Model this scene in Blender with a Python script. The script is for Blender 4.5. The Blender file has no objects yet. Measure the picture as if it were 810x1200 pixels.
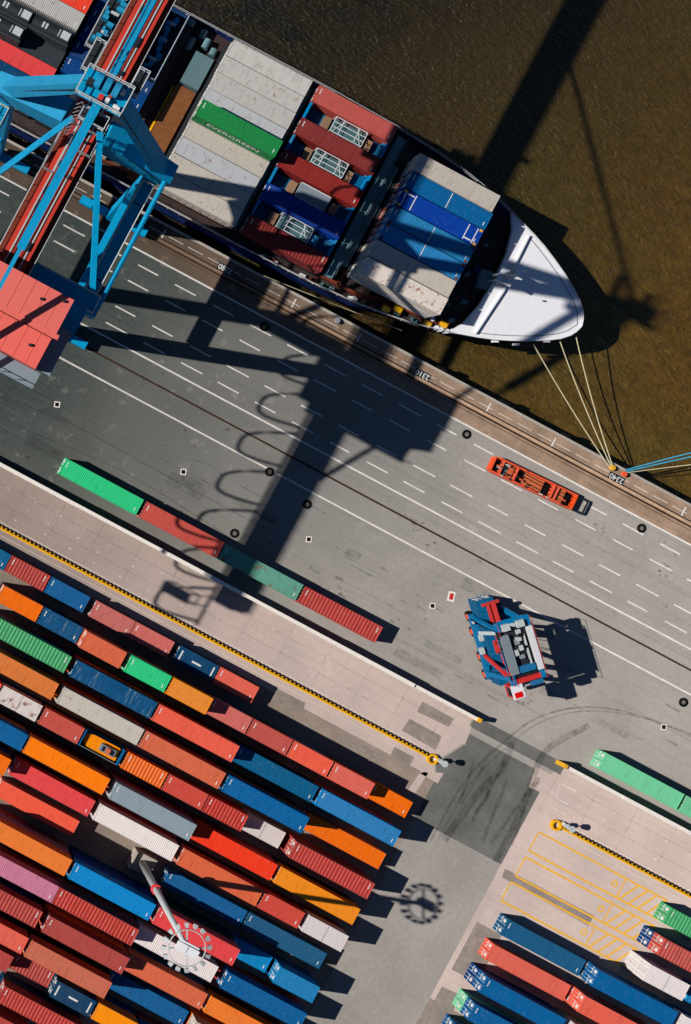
import bpy, math, random
from mathutils import Vector, Matrix
random.seed(7)
S = bpy.context.scene
COL = S.collection
R = math.radians
TH = R(28.12)                       # bearing of the quay
NX, NY, HC, SC = -95.0, 515.0, 180.0, 8.3

def P(x, y, h=0.0):
    """survey helper: aerial photo point at height h -> site metres (u along quay, v towards water)"""
    f = 1 - h / HC
    dx = (NX + (x - NX) * f - 405) / SC
    dy = (NY + (y - NY) * f - 600) / SC
    return Vector((dx * math.cos(TH) + dy * math.sin(TH), dx * math.sin(TH) - dy * math.cos(TH), h))

# ------------------------------------------------------------------ materials
def lin(c):
    c /= 255.0
    return c / 12.92 if c <= .04045 else ((c + .055) / 1.055) ** 2.4
K = 1.42
def alb(r, g, b, k=None):
    k = k or K
    return tuple(min(.82, max(.0015, lin(x) / k)) for x in (r, g, b))

class NT:
    def __init__(s, name):
        s.m = bpy.data.materials.new(name); s.m.use_nodes = True
        s.t = s.m.node_tree; s.n = s.t.nodes; s.l = s.t.links
        s.b = s.n['Principled BSDF']
    def node(s, typ, **kw):
        n = s.n.new(typ)
        for k, v in kw.items(): setattr(n, k, v)
        return n
    def val(s, sock, v):
        if hasattr(v, 'is_output'): s.l.new(v, sock)
        else: sock.default_value = v
    def coord(s, kind='Object', rand=False, scale=(1, 1, 1)):
        tc = s.node('ShaderNodeTexCoord'); mp = s.node('ShaderNodeMapping')
        if kind == 'World':
            g = s.node('ShaderNodeNewGeometry'); s.l.new(g.outputs['Position'], mp.inputs['Vector'])
        else:
            s.l.new(tc.outputs[kind], mp.inputs['Vector'])
        mp.inputs['Scale'].default_value = scale
        if rand:
            oi = s.node('ShaderNodeObjectInfo'); mu = s.node('ShaderNodeMath', operation='MULTIPLY')
            s.l.new(oi.outputs['Random'], mu.inputs[0]); mu.inputs[1].default_value = 173.0
            cx = s.node('ShaderNodeCombineXYZ')
            for i in range(3): s.l.new(mu.outputs[0], cx.inputs[i])
            s.l.new(cx.outputs[0], mp.inputs['Location'])
        return mp.outputs[0]
    def noise(s, vec, scale, detail=4, rough=.55, dist=0):
        n = s.node('ShaderNodeTexNoise')
        s.l.new(vec, n.inputs['Vector'])
        n.inputs['Scale'].default_value = scale; n.inputs['Detail'].default_value = detail
        n.inputs['Roughness'].default_value = rough; n.inputs['Distortion'].default_value = dist
        return n.outputs['Fac']
    def ramp(s, fac, a, b, va=0.0, vb=1.0):
        n = s.node('ShaderNodeMapRange'); n.clamp = True
        s.l.new(fac, n.inputs['Value'])
        n.inputs['From Min'].default_value = a; n.inputs['From Max'].default_value = b
        n.inputs['To Min'].default_value = va; n.inputs['To Max'].default_value = vb
        return n.outputs[0]
    def mix(s, fac, a, b, mode='MIX'):
        n = s.node('ShaderNodeMix', data_type='RGBA', blend_type=mode)
        s.val(n.inputs[0], fac)
        for sock, v in ((n.inputs[6], a), (n.inputs[7], b)):
            if isinstance(v, tuple): v = (*v[:3], 1)
            s.val(sock, v)
        return n.outputs[2]
    def math(s, op, a, b):
        n = s.node('ShaderNodeMath', operation=op); s.val(n.inputs[0], a); s.val(n.inputs[1], b)
        return n.outputs[0]
    def out(s, col, rough=.6, spec=.3, bump=None, bs=.3, bd=.05, metal=0.0):
        s.val(s.b.inputs['Base Color'], col if hasattr(col, 'is_output') else (*col[:3], 1))
        s.val(s.b.inputs['Roughness'], rough)
        s.b.inputs['Specular IOR Level'].default_value = spec
        s.b.inputs['Metallic'].default_value = metal
        if bump is not None:
            bn = s.node('ShaderNodeBump'); bn.inputs['Strength'].default_value = bs
            bn.inputs['Distance'].default_value = bd
            s.l.new(bump, bn.inputs['Height']); s.l.new(bn.outputs[0], s.b.inputs['Normal'])
        return s.m

def paint(name, rgb, fade=.35, dirt=.4, rust=.0, rough=.55, spec=.22):
    """weathered paint: patches faded by the sun, dirt film, rust breaking through"""
    t = NT(name); c = alb(*rgb)
    v = t.coord('Object', rand=True)
    grey = sum(c) / 3
    faded = tuple(min(.8, x * .86 + w * .14 + grey * .03) for x, w in zip(c, (.2, .12, .045) if c[0] > c[2] else (.03, .15, .2)))
    n1 = t.noise(v, .55, 3)
    col = t.mix(t.ramp(n1, .38, .7, 0, fade), c, faded)
    vs = t.coord('Object', rand=True, scale=(2.2, .35, .35))
    n2 = t.noise(vs, 1.6, 5, .65)
    col = t.mix(t.ramp(n2, .52, .78, 0, dirt), col, tuple(x * .45 for x in c))
    n4 = t.noise(v, 14, 3, .7)
    col = t.mix(t.ramp(n4, .55, .75, 0, dirt * .5), col, tuple(x * .6 + .01 for x in c))
    n7 = t.noise(t.coord('Object', rand=True, scale=(1.2, .5, .5)), 3.4, 6, .75)
    col = t.mix(t.ramp(n7, .57, .66, 0, dirt * .55), col, tuple(min(.75, x * .6 + .12) for x in c))
    n3 = t.noise(v, 1.15, 8, .72)
    th = .74 - .16 * rust
    col = t.mix(t.ramp(n3, th, th + .07, 0, .85 if rust > 0 else .35), col, (.16, .062, .022))
    oi = t.node('ShaderNodeObjectInfo')
    hs = t.node('ShaderNodeHueSaturation')
    t.l.new(col, hs.inputs['Color'])
    t.l.new(t.ramp(oi.outputs['Random'], 0, 1, .86, 1.1), hs.inputs['Value'])
    t.l.new(t.ramp(oi.outputs['Random'], 0, 1, .95, 1.05), hs.inputs['Saturation'])
    return t.out(hs.outputs[0], t.ramp(n2, .3, .8, rough - .1, rough + .2), spec)

def plain(name, rgb, rough=.55, spec=.3, var=.18, metal=0.0, k=None):
    t = NT(name); c = alb(*rgb, k=k); v = t.coord('Object')
    n = t.noise(v, 3.0, 5, .65)
    return t.out(t.mix(t.ramp(n, .35, .75), tuple(x * (1 + var * .3) for x in c), tuple(x * (1 - var) for x in c)), rough, spec, metal=metal)

PAL = {  # container paints as photographed in sun
 'orange': (236, 112, 40), 'amber': (246, 142, 0), 'vermilion': (236, 98, 76), 'rust orange': (214, 106, 76),
 'brick red': (198, 82, 72), 'rust red': (182, 70, 64), 'crimson': (222, 80, 82), 'dark red': (136, 44, 42),
 'scarlet': (242, 68, 46), 'faded red': (198, 108, 102), 'pink': (206, 124, 152),
 'blue': (0, 94, 152), 'bright blue': (0, 130, 196), 'navy': (8, 64, 102), 'slate blue': (0, 92, 136),
 'deep blue': (0, 62, 122), 'royal blue': (0, 58, 150), 'sky blue': (14, 128, 186),
 'green': (74, 176, 112), 'bright green': (54, 198, 128), 'kelly green': (4, 140, 66), 'pale green': (118, 204, 156),
 'teal green': (96, 156, 136), 'dark green': (14, 66, 50),
 'white': (226, 216, 214), 'grey': (150, 166, 176), 'beige': (196, 182, 164), 'off white': (192, 189, 184), 'dark grey': (52, 60, 66),
 'mauve': (150, 130, 140), 'tan orange': (226, 122, 48), 'hot orange': (250, 124, 6), 'dull white': (178, 180, 184), 'cream white': (194, 186, 175)}
RUSTY = {'brick red': .5, 'rust red': .5, 'blue': .4, 'navy': .4, 'orange': .3, 'white': .5, 'off white': .95, 'teal green': 1.15, 'slate blue': .7, 'rust orange': .2, 'faded red': .2, 'beige': .3, 'dull white': .9, 'cream white': .85}
MC = {k: paint('container_' + k.replace(' ', '_'), v, rust=RUSTY.get(k, .0 if k in ('scarlet', 'amber', 'bright blue', 'bright green', 'kelly green') else .12),
               dirt=.4 if k in ('white', 'grey') else .72, fade=.14 if v[2] > v[0] else .22, spec=.1) for k, v in PAL.items()}
MC['stained white'] = paint('container_stained_white', (216, 206, 196), rust=1.2)
MC['rusty white'] = paint('container_rusty_white', PAL['white'], rust=1.3)
M_MARK = plain('stencil_white', (226, 226, 222), .6)
M_STEEL = plain('galvanised_steel', (150, 152, 152), .45, .5, metal=.4)
M_DARK = plain('dark_steel', (34, 38, 44), .6)
M_BLACK = plain('black_rubber', (18, 18, 20), .85, .1)
M_CBLUE = paint('crane_blue', (0, 150, 198), fade=0, dirt=.75, rough=.55, spec=.08)
M_CRED = paint('crane_red', (206, 52, 34), fade=.3, dirt=.5, rust=.2)
M_ROOFRED = paint('house_roof_red', (244, 106, 94), fade=.3, dirt=.4)
M_WHITE = paint('white_paint', (226, 226, 230), fade=.2, dirt=.22, rust=.05)
M_HULL = paint('hull_blue', (0, 44, 112), fade=.3, dirt=.5, rust=.1)
M_HULLDK = paint('hull_navy', (16, 24, 44), fade=.2, dirt=.4)
M_OXIDE = paint('red_oxide_deck', (112, 50, 34), fade=.3, dirt=.6, rust=.6)
M_RUSTDECK = paint('rusty_hatch', (122, 74, 44), fade=.4, dirt=.7, rust=1.6)
M_DECK = paint('dark_deck', (58, 46, 46), fade=.3, dirt=.6, rust=.5)
M_WALK = paint('worn_walkway', (84, 66, 56), fade=.5, dirt=.6, rust=.6)
M_TEALGREY = paint('teal_grey', (96, 128, 134), fade=.3, dirt=.5, rust=.4)
M_YELLOW = paint('safety_yellow', (240, 176, 10), fade=.25, dirt=.3)
M_ORANGE = paint('spreader_orange', (238, 92, 56), fade=.45, dirt=.5, rust=.1)
M_ORPLATE = paint('spreader_plate', (206, 108, 66), fade=.5, dirt=.5, rust=.3)
M_CARBLUE = paint('carrier_blue', (0, 112, 164), fade=0, dirt=.65, rough=.5, spec=.1)
M_CARRED = paint('carrier_red', (214, 36, 34), fade=.2, dirt=.3, rough=.4)
M_GREYPANEL = paint('grey_panel', (128, 140, 148), fade=.4, dirt=.4)
M_WOOD = paint('plywood', (150, 118, 92), fade=.4, dirt=.5)
M_TARP = paint('teal_tarp', (70, 104, 108), fade=.4, dirt=.5)
M_ROPE = plain('rope_cream', (206, 196, 160), .9, .05)
M_ROPEB = plain('rope_cyan', (70, 160, 190), .9, .05)
M_CONCW = plain('concrete_white', (240, 232, 222), .9, .1)
M_CONC = plain('concrete_block', (176, 168, 158), .9, .1)
M_GLASS = plain('dark_glass', (30, 40, 48), .12, .6)
M_RINGC = plain('manhole_lid', (120, 114, 106), .85, .1)
M_RED = plain('signal_red', (206, 40, 36), .5)
M_LAMP = plain('lamp_grey', (188, 196, 196), .5, .3)

def scratched(name, rgb):
    t = NT(name); c = alb(*rgb); v = t.coord('Object', rand=True, scale=(3.2, .25, .4))
    n = t.noise(v, 1.5, 6, .7); n2 = t.noise(t.coord('Object', rand=True), 1.3, 5, .7)
    col = t.mix(t.ramp(n2, .4, .7), c, tuple(x * .6 for x in c))
    col = t.mix(t.math('MULTIPLY', t.ramp(n, .56, .64), t.ramp(n2, .38, .6, .1, .8)), col, (.22, .27, .28))
    return t.out(col, .6, .1)
MC['scratched blue'] = scratched('container_scratched_blue', (0, 84, 132))
def ground_mat(name, rgb, rgb2, dark=None, grad=None, scale=.09, spots=.3, tracks=0.0, bump=.15):
    t = NT(name); w = t.coord('World')
    c1, c2 = alb(*rgb), alb(*rgb2)
    n1 = t.noise(w, scale, 6, .6)
    col = t.mix(t.ramp(n1, .35, .68), c1, c2)
    if grad:                                       # darker surface colour towards one end of the quay
        u0, u1, ax, ay, cd = grad
        sp = t.node('ShaderNodeSeparateXYZ'); t.l.new(w, sp.inputs[0])
        d = t.math('ADD', t.math('MULTIPLY', sp.outputs[0], ax), t.math('MULTIPLY', sp.outputs[1], ay))
        d = t.math('ADD', d, t.math('MULTIPLY', t.noise(w, .035, 4), 26.0))
        f = t.ramp(d, u0, u1, 1, 0)
        cc = alb(*cd)
        col = t.mix(f, col, t.mix(t.ramp(n1, .35, .68), cc, tuple(x * .78 for x in cc)))
    n2 = t.noise(w, 1.6, 8, .75)
    col = t.mix(t.ramp(n2, .42, .72, 0, spots), col, tuple(x * .55 for x in c2))
    n5 = t.noise(w, 7.0, 4, .8)
    col = t.mix(t.ramp(n5, .4, .75, 0, spots * .8), col, tuple(x * .6 for x in c1))
    n6 = t.noise(w, .5, 5, .6)
    col = t.mix(t.ramp(n6, .6, .7, 0, spots * .8), col, tuple(min(.7, x * 1.25) for x in c1))
    if tracks:
        ws = t.coord('World', scale=(.012, 1.0, 1.0))
        n3 = t.noise(ws, 1.1, 5, .7)
        col = t.mix(t.ramp(n3, .54, .72, 0, tracks), col, tuple(x * .5 for x in c2))
        n4 = t.noise(ws, 4.5, 3, .6)
        col = t.mix(t.ramp(n4, .58, .72, 0, tracks * .7), col, tuple(x * .55 for x in c2))
    t.b.inputs['Diffuse Roughness'].default_value = 1.0
    return t.out(col, .92, .12, n5, bump, .03)

M_ASPH = ground_mat('asphalt', (173, 167, 161), (158, 153, 148), grad=(-36, 26, 1.0, -.35, (54, 70, 66)), spots=.3, tracks=.36)
M_ASPHD = ground_mat('asphalt_dark', (120, 119, 115), (94, 95, 93), spots=.4, tracks=0, scale=.16)
M_PATCH = ground_mat('patch_concrete', (160, 148, 140), (138, 128, 121), spots=.4, scale=.4)
M_ROADL = ground_mat('concrete_road', (171, 165, 159), (154, 149, 144), spots=.34, scale=.1)
M_STRIP = ground_mat('pink_concrete', (212, 192, 184), (192, 176, 168), grad=(-62, 20, 1.0, 0, (158, 140, 128)), spots=.24, tracks=.22)
M_YARD = ground_mat('yard_concrete', (168, 152, 140), (140, 128, 118), spots=.4, scale=.25)
M_APRON = ground_mat('apron_brick', (180, 152, 130), (140, 120, 102), grad=(-26, 22, 1.0, 0, (90, 78, 66)), spots=.4, scale=.3, tracks=.3)
M_APRON2 = ground_mat('rail_bed', (206, 172, 142), (176, 146, 120), grad=(-30, 20, 1.0, 0, (112, 92, 76)), spots=.4, scale=.4)
M_RAIL = ground_mat('rail_rust', (96, 64, 44), (60, 44, 34), spots=.4, scale=.6)
M_GROOVE = plain('rail_groove', (40, 32, 28), .9, .1)
M_LINE = ground_mat('road_paint', (236, 230, 226), (214, 208, 202), spots=.28, scale=.5)
M_LINEY = ground_mat('yellow_paint', (240, 182, 44), (224, 172, 74), spots=.35, scale=.5)
M_LINEP = ground_mat('pale_paint', (226, 212, 206), (206, 190, 182), spots=.3, scale=.5)

def tyre_mat(lo=.0, hi=.36):
    t = NT('tyre_mark'); w = t.coord('World')
    n = t.noise(w, .8, 6, .7)
    t.out(alb(40, 40, 40), .95, .05)
    tr = t.node('ShaderNodeBsdfTransparent'); mx = t.node('ShaderNodeMixShader')
    t.l.new(t.ramp(n, .3, .75, lo, hi), mx.inputs[0])
    t.l.new(tr.outputs[0], mx.inputs[1]); t.l.new(t.b.outputs[0], mx.inputs[2])
    t.l.new(mx.outputs[0], t.n['Material Output'].inputs['Surface'])
    return t.m
M_TYRE = tyre_mat()
M_STAIN = tyre_mat(.0, .2)

def water_mat():
    t = NT('river_water'); w = t.coord('World')
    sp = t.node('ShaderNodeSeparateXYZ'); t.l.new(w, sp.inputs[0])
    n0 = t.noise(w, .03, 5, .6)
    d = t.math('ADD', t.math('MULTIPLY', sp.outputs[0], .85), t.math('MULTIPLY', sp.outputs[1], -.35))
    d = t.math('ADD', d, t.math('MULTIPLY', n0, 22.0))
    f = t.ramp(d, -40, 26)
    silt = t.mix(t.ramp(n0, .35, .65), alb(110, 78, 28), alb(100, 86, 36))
    col = t.mix(f, alb(18, 19, 19), silt)  # darkening from the light's angle is painted into the water towards the crane
    n1 = t.noise(t.coord('World', scale=(1, 1.6, 1)), .5, 6, .65, .6)
    col = t.mix(t.ramp(n1, .35, .7, 0, .6), col, alb(42, 34, 14))
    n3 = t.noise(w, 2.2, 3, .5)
    glint_foam = t.ramp(n3, .75, .79, 0, .5)
    sw = t.noise(t.coord('World', scale=(.6, 1, 1)), .13, 7, .62, 1.6)
    col = t.mix(t.ramp(sw, .42, .66, 0, .4), col, alb(60, 50, 18))
    glint = t.noise(t.coord('World', scale=(1, 3, 1)), 2.6, 2, .5)
    col = t.mix(t.ramp(glint, .68, .78, 0, .22), col, alb(140, 124, 70))  # sun glints painted on as pale streaks
    col = t.mix(glint_foam, col, alb(150, 146, 120))  # pale specks painted in for sun glints and foam
    n2 = t.noise(t.coord('World', scale=(1.0, 2.2, 1)), 1.1, 4, .6, .4)
    return t.out(col, .25, .16, n2, .9, .45)
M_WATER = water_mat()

# ------------------------------------------------------------------ mesh builder
class MB:
    def __init__(s): s.v = []; s.f = []; s.mi = []
    def face(s, pts, mi=0):
        b = len(s.v); s.v += [tuple(p) for p in pts]; s.f.append(tuple(range(b, b + len(pts)))); s.mi.append(mi); return s
    def hexa(s, p, mi=0):
        b = len(s.v); s.v += [tuple(q) for q in p]
        for f in ((0, 3, 2, 1), (4, 5, 6, 7), (0, 1, 5, 4), (1, 2, 6, 5), (2, 3, 7, 6), (3, 0, 4, 7)):
            s.f.append(tuple(b + i for i in f)); s.mi.append(mi)
        return s
    def box(s, x0, x1, y0, y1, z0, z1, mi=0):
        return s.hexa([(x0, y0, z0), (x1, y0, z0), (x1, y1, z0), (x0, y1, z0), (x0, y0, z1), (x1, y0, z1), (x1, y1, z1), (x0, y1, z1)], mi)
    def obox(s, c, sz, rz=0, mi=0):
        x, y, z = sz[0] / 2, sz[1] / 2, sz[2] / 2; ca, sa = math.cos(rz), math.sin(rz)
        q = []
        for dz in (-z, z):
            for dx, dy in ((-x, -y), (x, -y), (x, y), (-x, y)):
                q.append((c[0] + dx * ca - dy * sa, c[1] + dx * sa + dy * ca, c[2] + dz))
        return s.hexa(q, mi)
    def beam(s, a, b, w, h=None, w2=None, h2=None, mi=0):
        a, b = Vector(a), Vector(b); h = h or w; w2 = w2 or w; h2 = h2 or h
        d = (b - a).normalized(); up = Vector((0, 0, 1)) if abs(d.z) < .95 else Vector((0, 1, 0))
        sd = d.cross(up).normalized(); up = sd.cross(d).normalized()
        q = []
        for p, ww, hh in ((a, w, h), (b, w2, h2)):
            for i, j in ((-1, -1), (1, -1), (1, 1), (-1, 1)): q.append(p + sd * ww / 2 * i + up * hh / 2 * j)
        return s.hexa(q, mi)
    def tube(s, pts, r, n=8, mi=0, caps=True):
        pts = [Vector(p) for p in pts]; rings = []
        for i, p in enumerate(pts):
            d = (pts[min(i + 1, len(pts) - 1)] - pts[max(i - 1, 0)]).normalized()
            up = Vector((0, 0, 1)) if abs(d.z) < .95 else Vector((0, 1, 0))
            sd = d.cross(up).normalized(); u2 = sd.cross(d).normalized()
            rr = r[i] if isinstance(r, (list, tuple)) else r
            b = len(s.v)
            for k in range(n):
                t = 2 * math.pi * k / n
                s.v.append(tuple(p + sd * rr * math.cos(t) + u2 * rr * math.sin(t)))
            rings.append(b)
        for a, b in zip(rings, rings[1:]):
            for k in range(n):
                s.f.append((a + k, a + (k + 1) % n, b + (k + 1) % n, b + k)); s.mi.append(mi)
        if caps:
            s.f.append(tuple(rings[0] + k for k in reversed(range(n)))); s.mi.append(mi)
            s.f.append(tuple(rings[-1] + k for k in range(n))); s.mi.append(mi)
        return s
    def cyl(s, c, r, z0, z1, n=20, mi=0, r2=None):
        return s.tube([(c[0], c[1], z0), (c[0], c[1], z1)], [r, r2 or r], n, mi)
    def ring(s, c, r0, r1, z0, z1, n=28, mi=0):
        b = len(s.v)
        for k in range(n):
            t = 2 * math.pi * k / n; ca, sa = math.cos(t), math.sin(t)
            for r, z in ((r0, z0), (r1, z0), (r1, z1), (r0, z1)): s.v.append((c[0] + r * ca, c[1] + r * sa, z))
        for k in range(n):
            a = b + 4 * k; e = b + 4 * ((k + 1) % n)
            for i in range(4):
                j = (i + 1) % 4; s.f.append((a + i, e + i, e + j, a + j)); s.mi.append(mi)
        return s
    def prism(s, poly, z0, z1, mi=0):
        b = len(s.v); n = len(poly)
        s.v += [(p[0], p[1], z0) for p in poly] + [(p[0], p[1], z1) for p in poly]
        s.f.append(tuple(b + i for i in reversed(range(n)))); s.mi.append(mi)
        s.f.append(tuple(b + n + i for i in range(n))); s.mi.append(mi)
        for i in range(n):
            j = (i + 1) % n; s.f.append((b + i, b + j, b + n + j, b + n + i)); s.mi.append(mi)
        return s
    def strip(s, pts, w, z, mi=0):
        pts = [Vector((p[0], p[1], 0)) for p in pts]
        L = []
        for i, p in enumerate(pts):
            d = (pts[min(i + 1, len(pts) - 1)] - pts[max(i - 1, 0)]).normalized(); nn = Vector((-d.y, d.x, 0)) * w / 2
            L.append((p + nn, p - nn))
        for (a, b), (c, d) in zip(L, L[1:]):
            s.face([(b.x, b.y, z), (d.x, d.y, z), (c.x, c.y, z), (a.x, a.y, z)], mi)
        return s
    def mesh(s, name, mats):
        me = bpy.data.meshes.new(name); me.from_pydata(s.v, [], s.f)
        for m in (mats if isinstance(mats, (list, tuple)) else [mats]): me.materials.append(m)
        me.polygons.foreach_set('material_index', s.mi); me.update(); return me
    def build(s, name, mats, parent=None, loc=None, rz=0, smooth=False):
        me = s.mesh(name, mats)
        if smooth: me.polygons.foreach_set('use_smooth', [True] * len(me.polygons))
        return link(name, me, parent, loc, rz)

def link(name, data, parent=None, loc=None, rz=0):
    o = bpy.data.objects.new(name, data); COL.objects.link(o)
    if parent: o.parent = parent
    if loc is not None: o.location = loc
    o.rotation_euler = (0, 0, rz); return o
def tag(o, label, cat, group=None):
    o['label'] = label; o['category'] = cat
    if group: o['group'] = group
    return o
def thing(name, label, cat, loc=(0, 0, 0), rz=0, group=None):
    return tag(link(name, None, None, loc, rz), label, cat, group)
def struct(o):
    o['kind'] = 'structure'; return o
def text_mesh(body, size, depth=0.0, align='CENTER'):
    cu = bpy.data.curves.new('lettering', 'FONT'); cu.body = body; cu.size = size
    cu.align_x = align; cu.align_y = 'CENTER'; cu.extrude = depth; cu.offset = size * .012
    o = bpy.data.objects.new('lettering', cu)
    me = bpy.data.meshes.new_from_object(o)
    bpy.data.objects.remove(o); bpy.data.curves.remove(cu); me.materials.clear()
    return me

# ------------------------------------------------------------------ ground, water
def poly_px(pts): return [P(*p) for p in pts]
QE = P(610, 484).y                                  # quay edge
RW, RL = P(610, 511).y, P(610, 679).y               # crane rails
def vc(c): return (383.5 - c) * .88195 / SC
UL, UR = -300, 300
mb = MB(); mb.face([(-2500, -2500, 0), (2500, -2500, 0), (2500, QE - 5.2, 0), (-2500, QE - 5.2, 0)])
struct(mb.build('ground', M_ASPH))
mb = MB(); mb.face([(-2500, QE - 5.2, 0), (2500, QE - 5.2, 0), (2500, QE - .35, 0), (-2500, QE - .35, 0)])
struct(mb.build('quay_pavement', M_APRON))
mb = MB(); mb.box(-2500, 2500, QE - .36, QE, -9, .12)
for k in range(-14, 16):
    mb.box(k * 10 + 2.0, k * 10 + 3.2, QE, QE + .55, -3.6, -.2, 1)
tag(mb.build('quay_wall', [M_CONC, M_BLACK]), 'long concrete quay wall between the brick apron and the brown water', 'wall')
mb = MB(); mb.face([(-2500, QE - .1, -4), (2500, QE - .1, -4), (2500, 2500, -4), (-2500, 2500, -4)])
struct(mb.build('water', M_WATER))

# crane rails
mb = MB()
for v, o in ((RW, 0.0), (RL, 0.0)):
    mb.box(UL, UR, v - .11, v + .09, .002, .012, 1); mb.box(UL, UR, v + .091, v + .15, .002, .03, 0); mb.box(UL, UR, v - .04, v + .04, .0125, .05, 0)
mb.box(UL, UR, RW + .62, RW + .78, .002, .012, 1); mb.box(UL, UR, RW + .2, RW + .55, .002, .014, 2); mb.box(UL, UR, RW - .5, RW - .42, .002, .012, 0)
struct(mb.build('rail_road_line', [M_RAIL, M_GROOVE, M_APRON2]))

# concrete areas (sheets stacked 4 mm apart)
WALLC = 544.0
mb = MB()
uW = P(556, 841).x; vW = vc(WALLC)
yr = P(497, 938).x
mb.face([(-300, vc(640), .004), (yr, vc(640), .004), (P(509, 893).x, P(509, 893).y, .004), (P(543, 871).x, P(543, 871).y, .004), (P(553, 842).x, P(553, 842).y, .004), (uW, vW, .004), (-300, vW, .004)])
struct(mb.build('concrete_pavement', M_STRIP))
mb = MB(); mb.face([(-300, -400, .004), (yr, -400, .004), (yr, vc(640), .004), (-300, vc(640), .004)])
struct(mb.build('yard_floor', M_YARD))
uRB = P(645, 905).x
mb = MB(); mb.face([(yr, -400, .004), (uRB, -400, .004), (uRB, vc(699), .004), (yr, vc(699), .004)])
struct(mb.build('cross_road', M_ROADL))
mb = MB()
mb.face([(yr, vc(699), .004), (uRB, vc(699), .004), (uRB, vc(566), .004), (P(553, 842).x + .3, vc(566), .004), (P(543, 871).x + .3, P(543, 871).y, .004), (P(509, 893).x + .3, P(509, 893).y, .004), (yr + .01, vc(640) - .01, .004)])
struct(mb.build('dark_asphalt_road', M_ASPHD))
mb = MB(); mb.face([(uRB, vc(900), .004), (300, vc(900), .004), (300, vW, .004), (uRB + 1.2, vW, .004), (uRB, vc(566), .004)])
struct(mb.build('concrete_pavement', M_STRIP))
mb = MB(); mb.face([(uRB, -400, .004), (300, -400, .004), (300, vc(900), .004), (uRB, vc(900), .004)])
struct(mb.build('yard_floor', M_YARD))
# patches of other surfacing
mb = MB()
mb.face([(uW, vc(557), .0085), (uRB + 1.4, vc(557), .0085), (uRB + 1.4, vc(541), .0085), (uW, vc(541), .0085)])
struct(mb.build('gate_road_surface', M_ASPHD))
mb = MB()
if 0: mb.face([(uW, vc(557), .008), (uRB + 1.4, vc(557), .008), (uRB + 1.4, vc(541), .008), (uW, vc(541), .008)])
for q in ([(592, 1018), (696, 1073), (690, 1085), (588, 1028)],
          [(480, 842), (520, 864), (512, 880), (471, 856)][::-1], [(495, 822), (532, 842), (526, 852), (489, 834)][::-1],
          [(463, 874), (486, 886), (480, 898), (457, 886)][::-1], [(324, 806), (358, 824), (353, 838), (319, 819)][::-1],
          [(410, 865), (446, 884), (441, 892), (406, 872)][::-1],
          [(559, 1080), (588, 1096), (560, 1152), (529, 1136)], [(518, 1156), (540, 1166), (524, 1200), (494, 1200)]):
    pts = [P(*p) for p in q]
    a = sum(pts[i].x * pts[(i + 1) % 4].y - pts[(i + 1) % 4].x * pts[i].y for i in range(4))
    if a < 0: pts.reverse()
    mb.face([(p.x, p.y, .008) for p in pts])
struct(mb.build('asphalt_road_surface', M_PATCH))
mb = MB()
for q in ([(541, 845), (553, 852), (545, 873), (531, 864)], [(628, 898), (648, 909), (637, 930), (620, 922)], [(520, 858), (530, 862), (514, 893), (506, 889)],
          [(500, 904), (520, 906), (513, 918), (492, 906)], [(494, 903), (502, 906), (486, 930), (478, 926)]):
    pts = [P(*p) for p in q]
    a = sum(pts[i].x * pts[(i + 1) % 4].y - pts[(i + 1) % 4].x * pts[i].y for i in range(4))
    if a < 0: pts.reverse()
    mb.face([(p.x, p.y, .012) for p in pts])
struct(mb.build('pavement_surface', M_STRIP))
# dark expansion joints on the strips and the asphalt
mb = MB()
for k in range(-12, 30):
    u = k * 6.1 + 1.2
    if u < uW - 1 or u > uRB + 1: mb.face([(u, vc(612), .008), (u + .07, vc(612), .008), (u + .07, vW - .4, .008), (u, vW - .4, .008)])
for c in (566, 589):
    mb.face([(-300, vc(c) - .04, .0085), (uW - 2, vc(c) - .04, .0085), (uW - 2, vc(c) + .04, .0085), (-300, vc(c) + .04, .0085)])
    mb.face([(uRB + 2, vc(c) - .04, .0085), (300, vc(c) - .04, .0085), (300, vc(c) + .04, .0085), (uRB + 2, vc(c) + .04, .0085)])
for c, u0, u1 in ((436, -300, 300), (466, -300, 60), (500, -300, 40), (340, -20, 300), (268, -300, 300), (300, -60, 100)):
    mb.face([(u0, vc(c) - .035, .004), (u1, vc(c) - .035, .004), (u1, vc(c) + .035, .004), (u0, vc(c) + .035, .004)])
struct(mb.build('pavement_joint_line', M_TYRE))

# painted markings
mb = MB()
def solid(c, w=.24, u0=UL, u1=UR, z=.006, mi=0): mb.face([(u0, vc(c) - w / 2, z), (u1, vc(c) - w / 2, z), (u1, vc(c) + w / 2, z), (u0, vc(c) + w / 2, z)], mi)
for c in (206, 328.2, 381.5): solid(c)
per = P(743.6, 0).x - P(700, 0).x
per = 43.65 * 1.1339 / SC
for c, x0 in ((223.7, 424), (248.2, 412.4), (286.1, 440.7), (311.3, 430)):
    u0 = P(x0, c + .5345 * x0).x
    for k in range(-22, 24):
        j = random.uniform(-.08, .08)
        solid(c, .19, u0 + k * per + j, u0 + k * per + 3.3 + random.uniform(-.15, .25))
for k in range(-60, 60):                                 # dashed line on the apron with ticks every ten metres
    solid(171.5, .08, k * 3.1, k * 3.1 + 2.3)
for k in range(-6, 8):
    u = .46 + 10.4 * k
    if k % 3: mb.face([(u - .1, vc(178), .007), (u + .1, vc(178), .007), (u + .1, vc(165), .007), (u - .1, vc(165), .007)])
struct(mb.build('road_markings', M_LINE))
mb = MB()
for c, w in ((611.5, .16), (627, .10)):
    solid(c, w, -300, P(497, 880).x, .011); solid(c, w, P(650, 963).x + 1, 300, .011)
def seg(a, b, w=.2, z=.011, mi=0): mb.strip([P(*a), P(*b)], w, z, mi)
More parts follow.
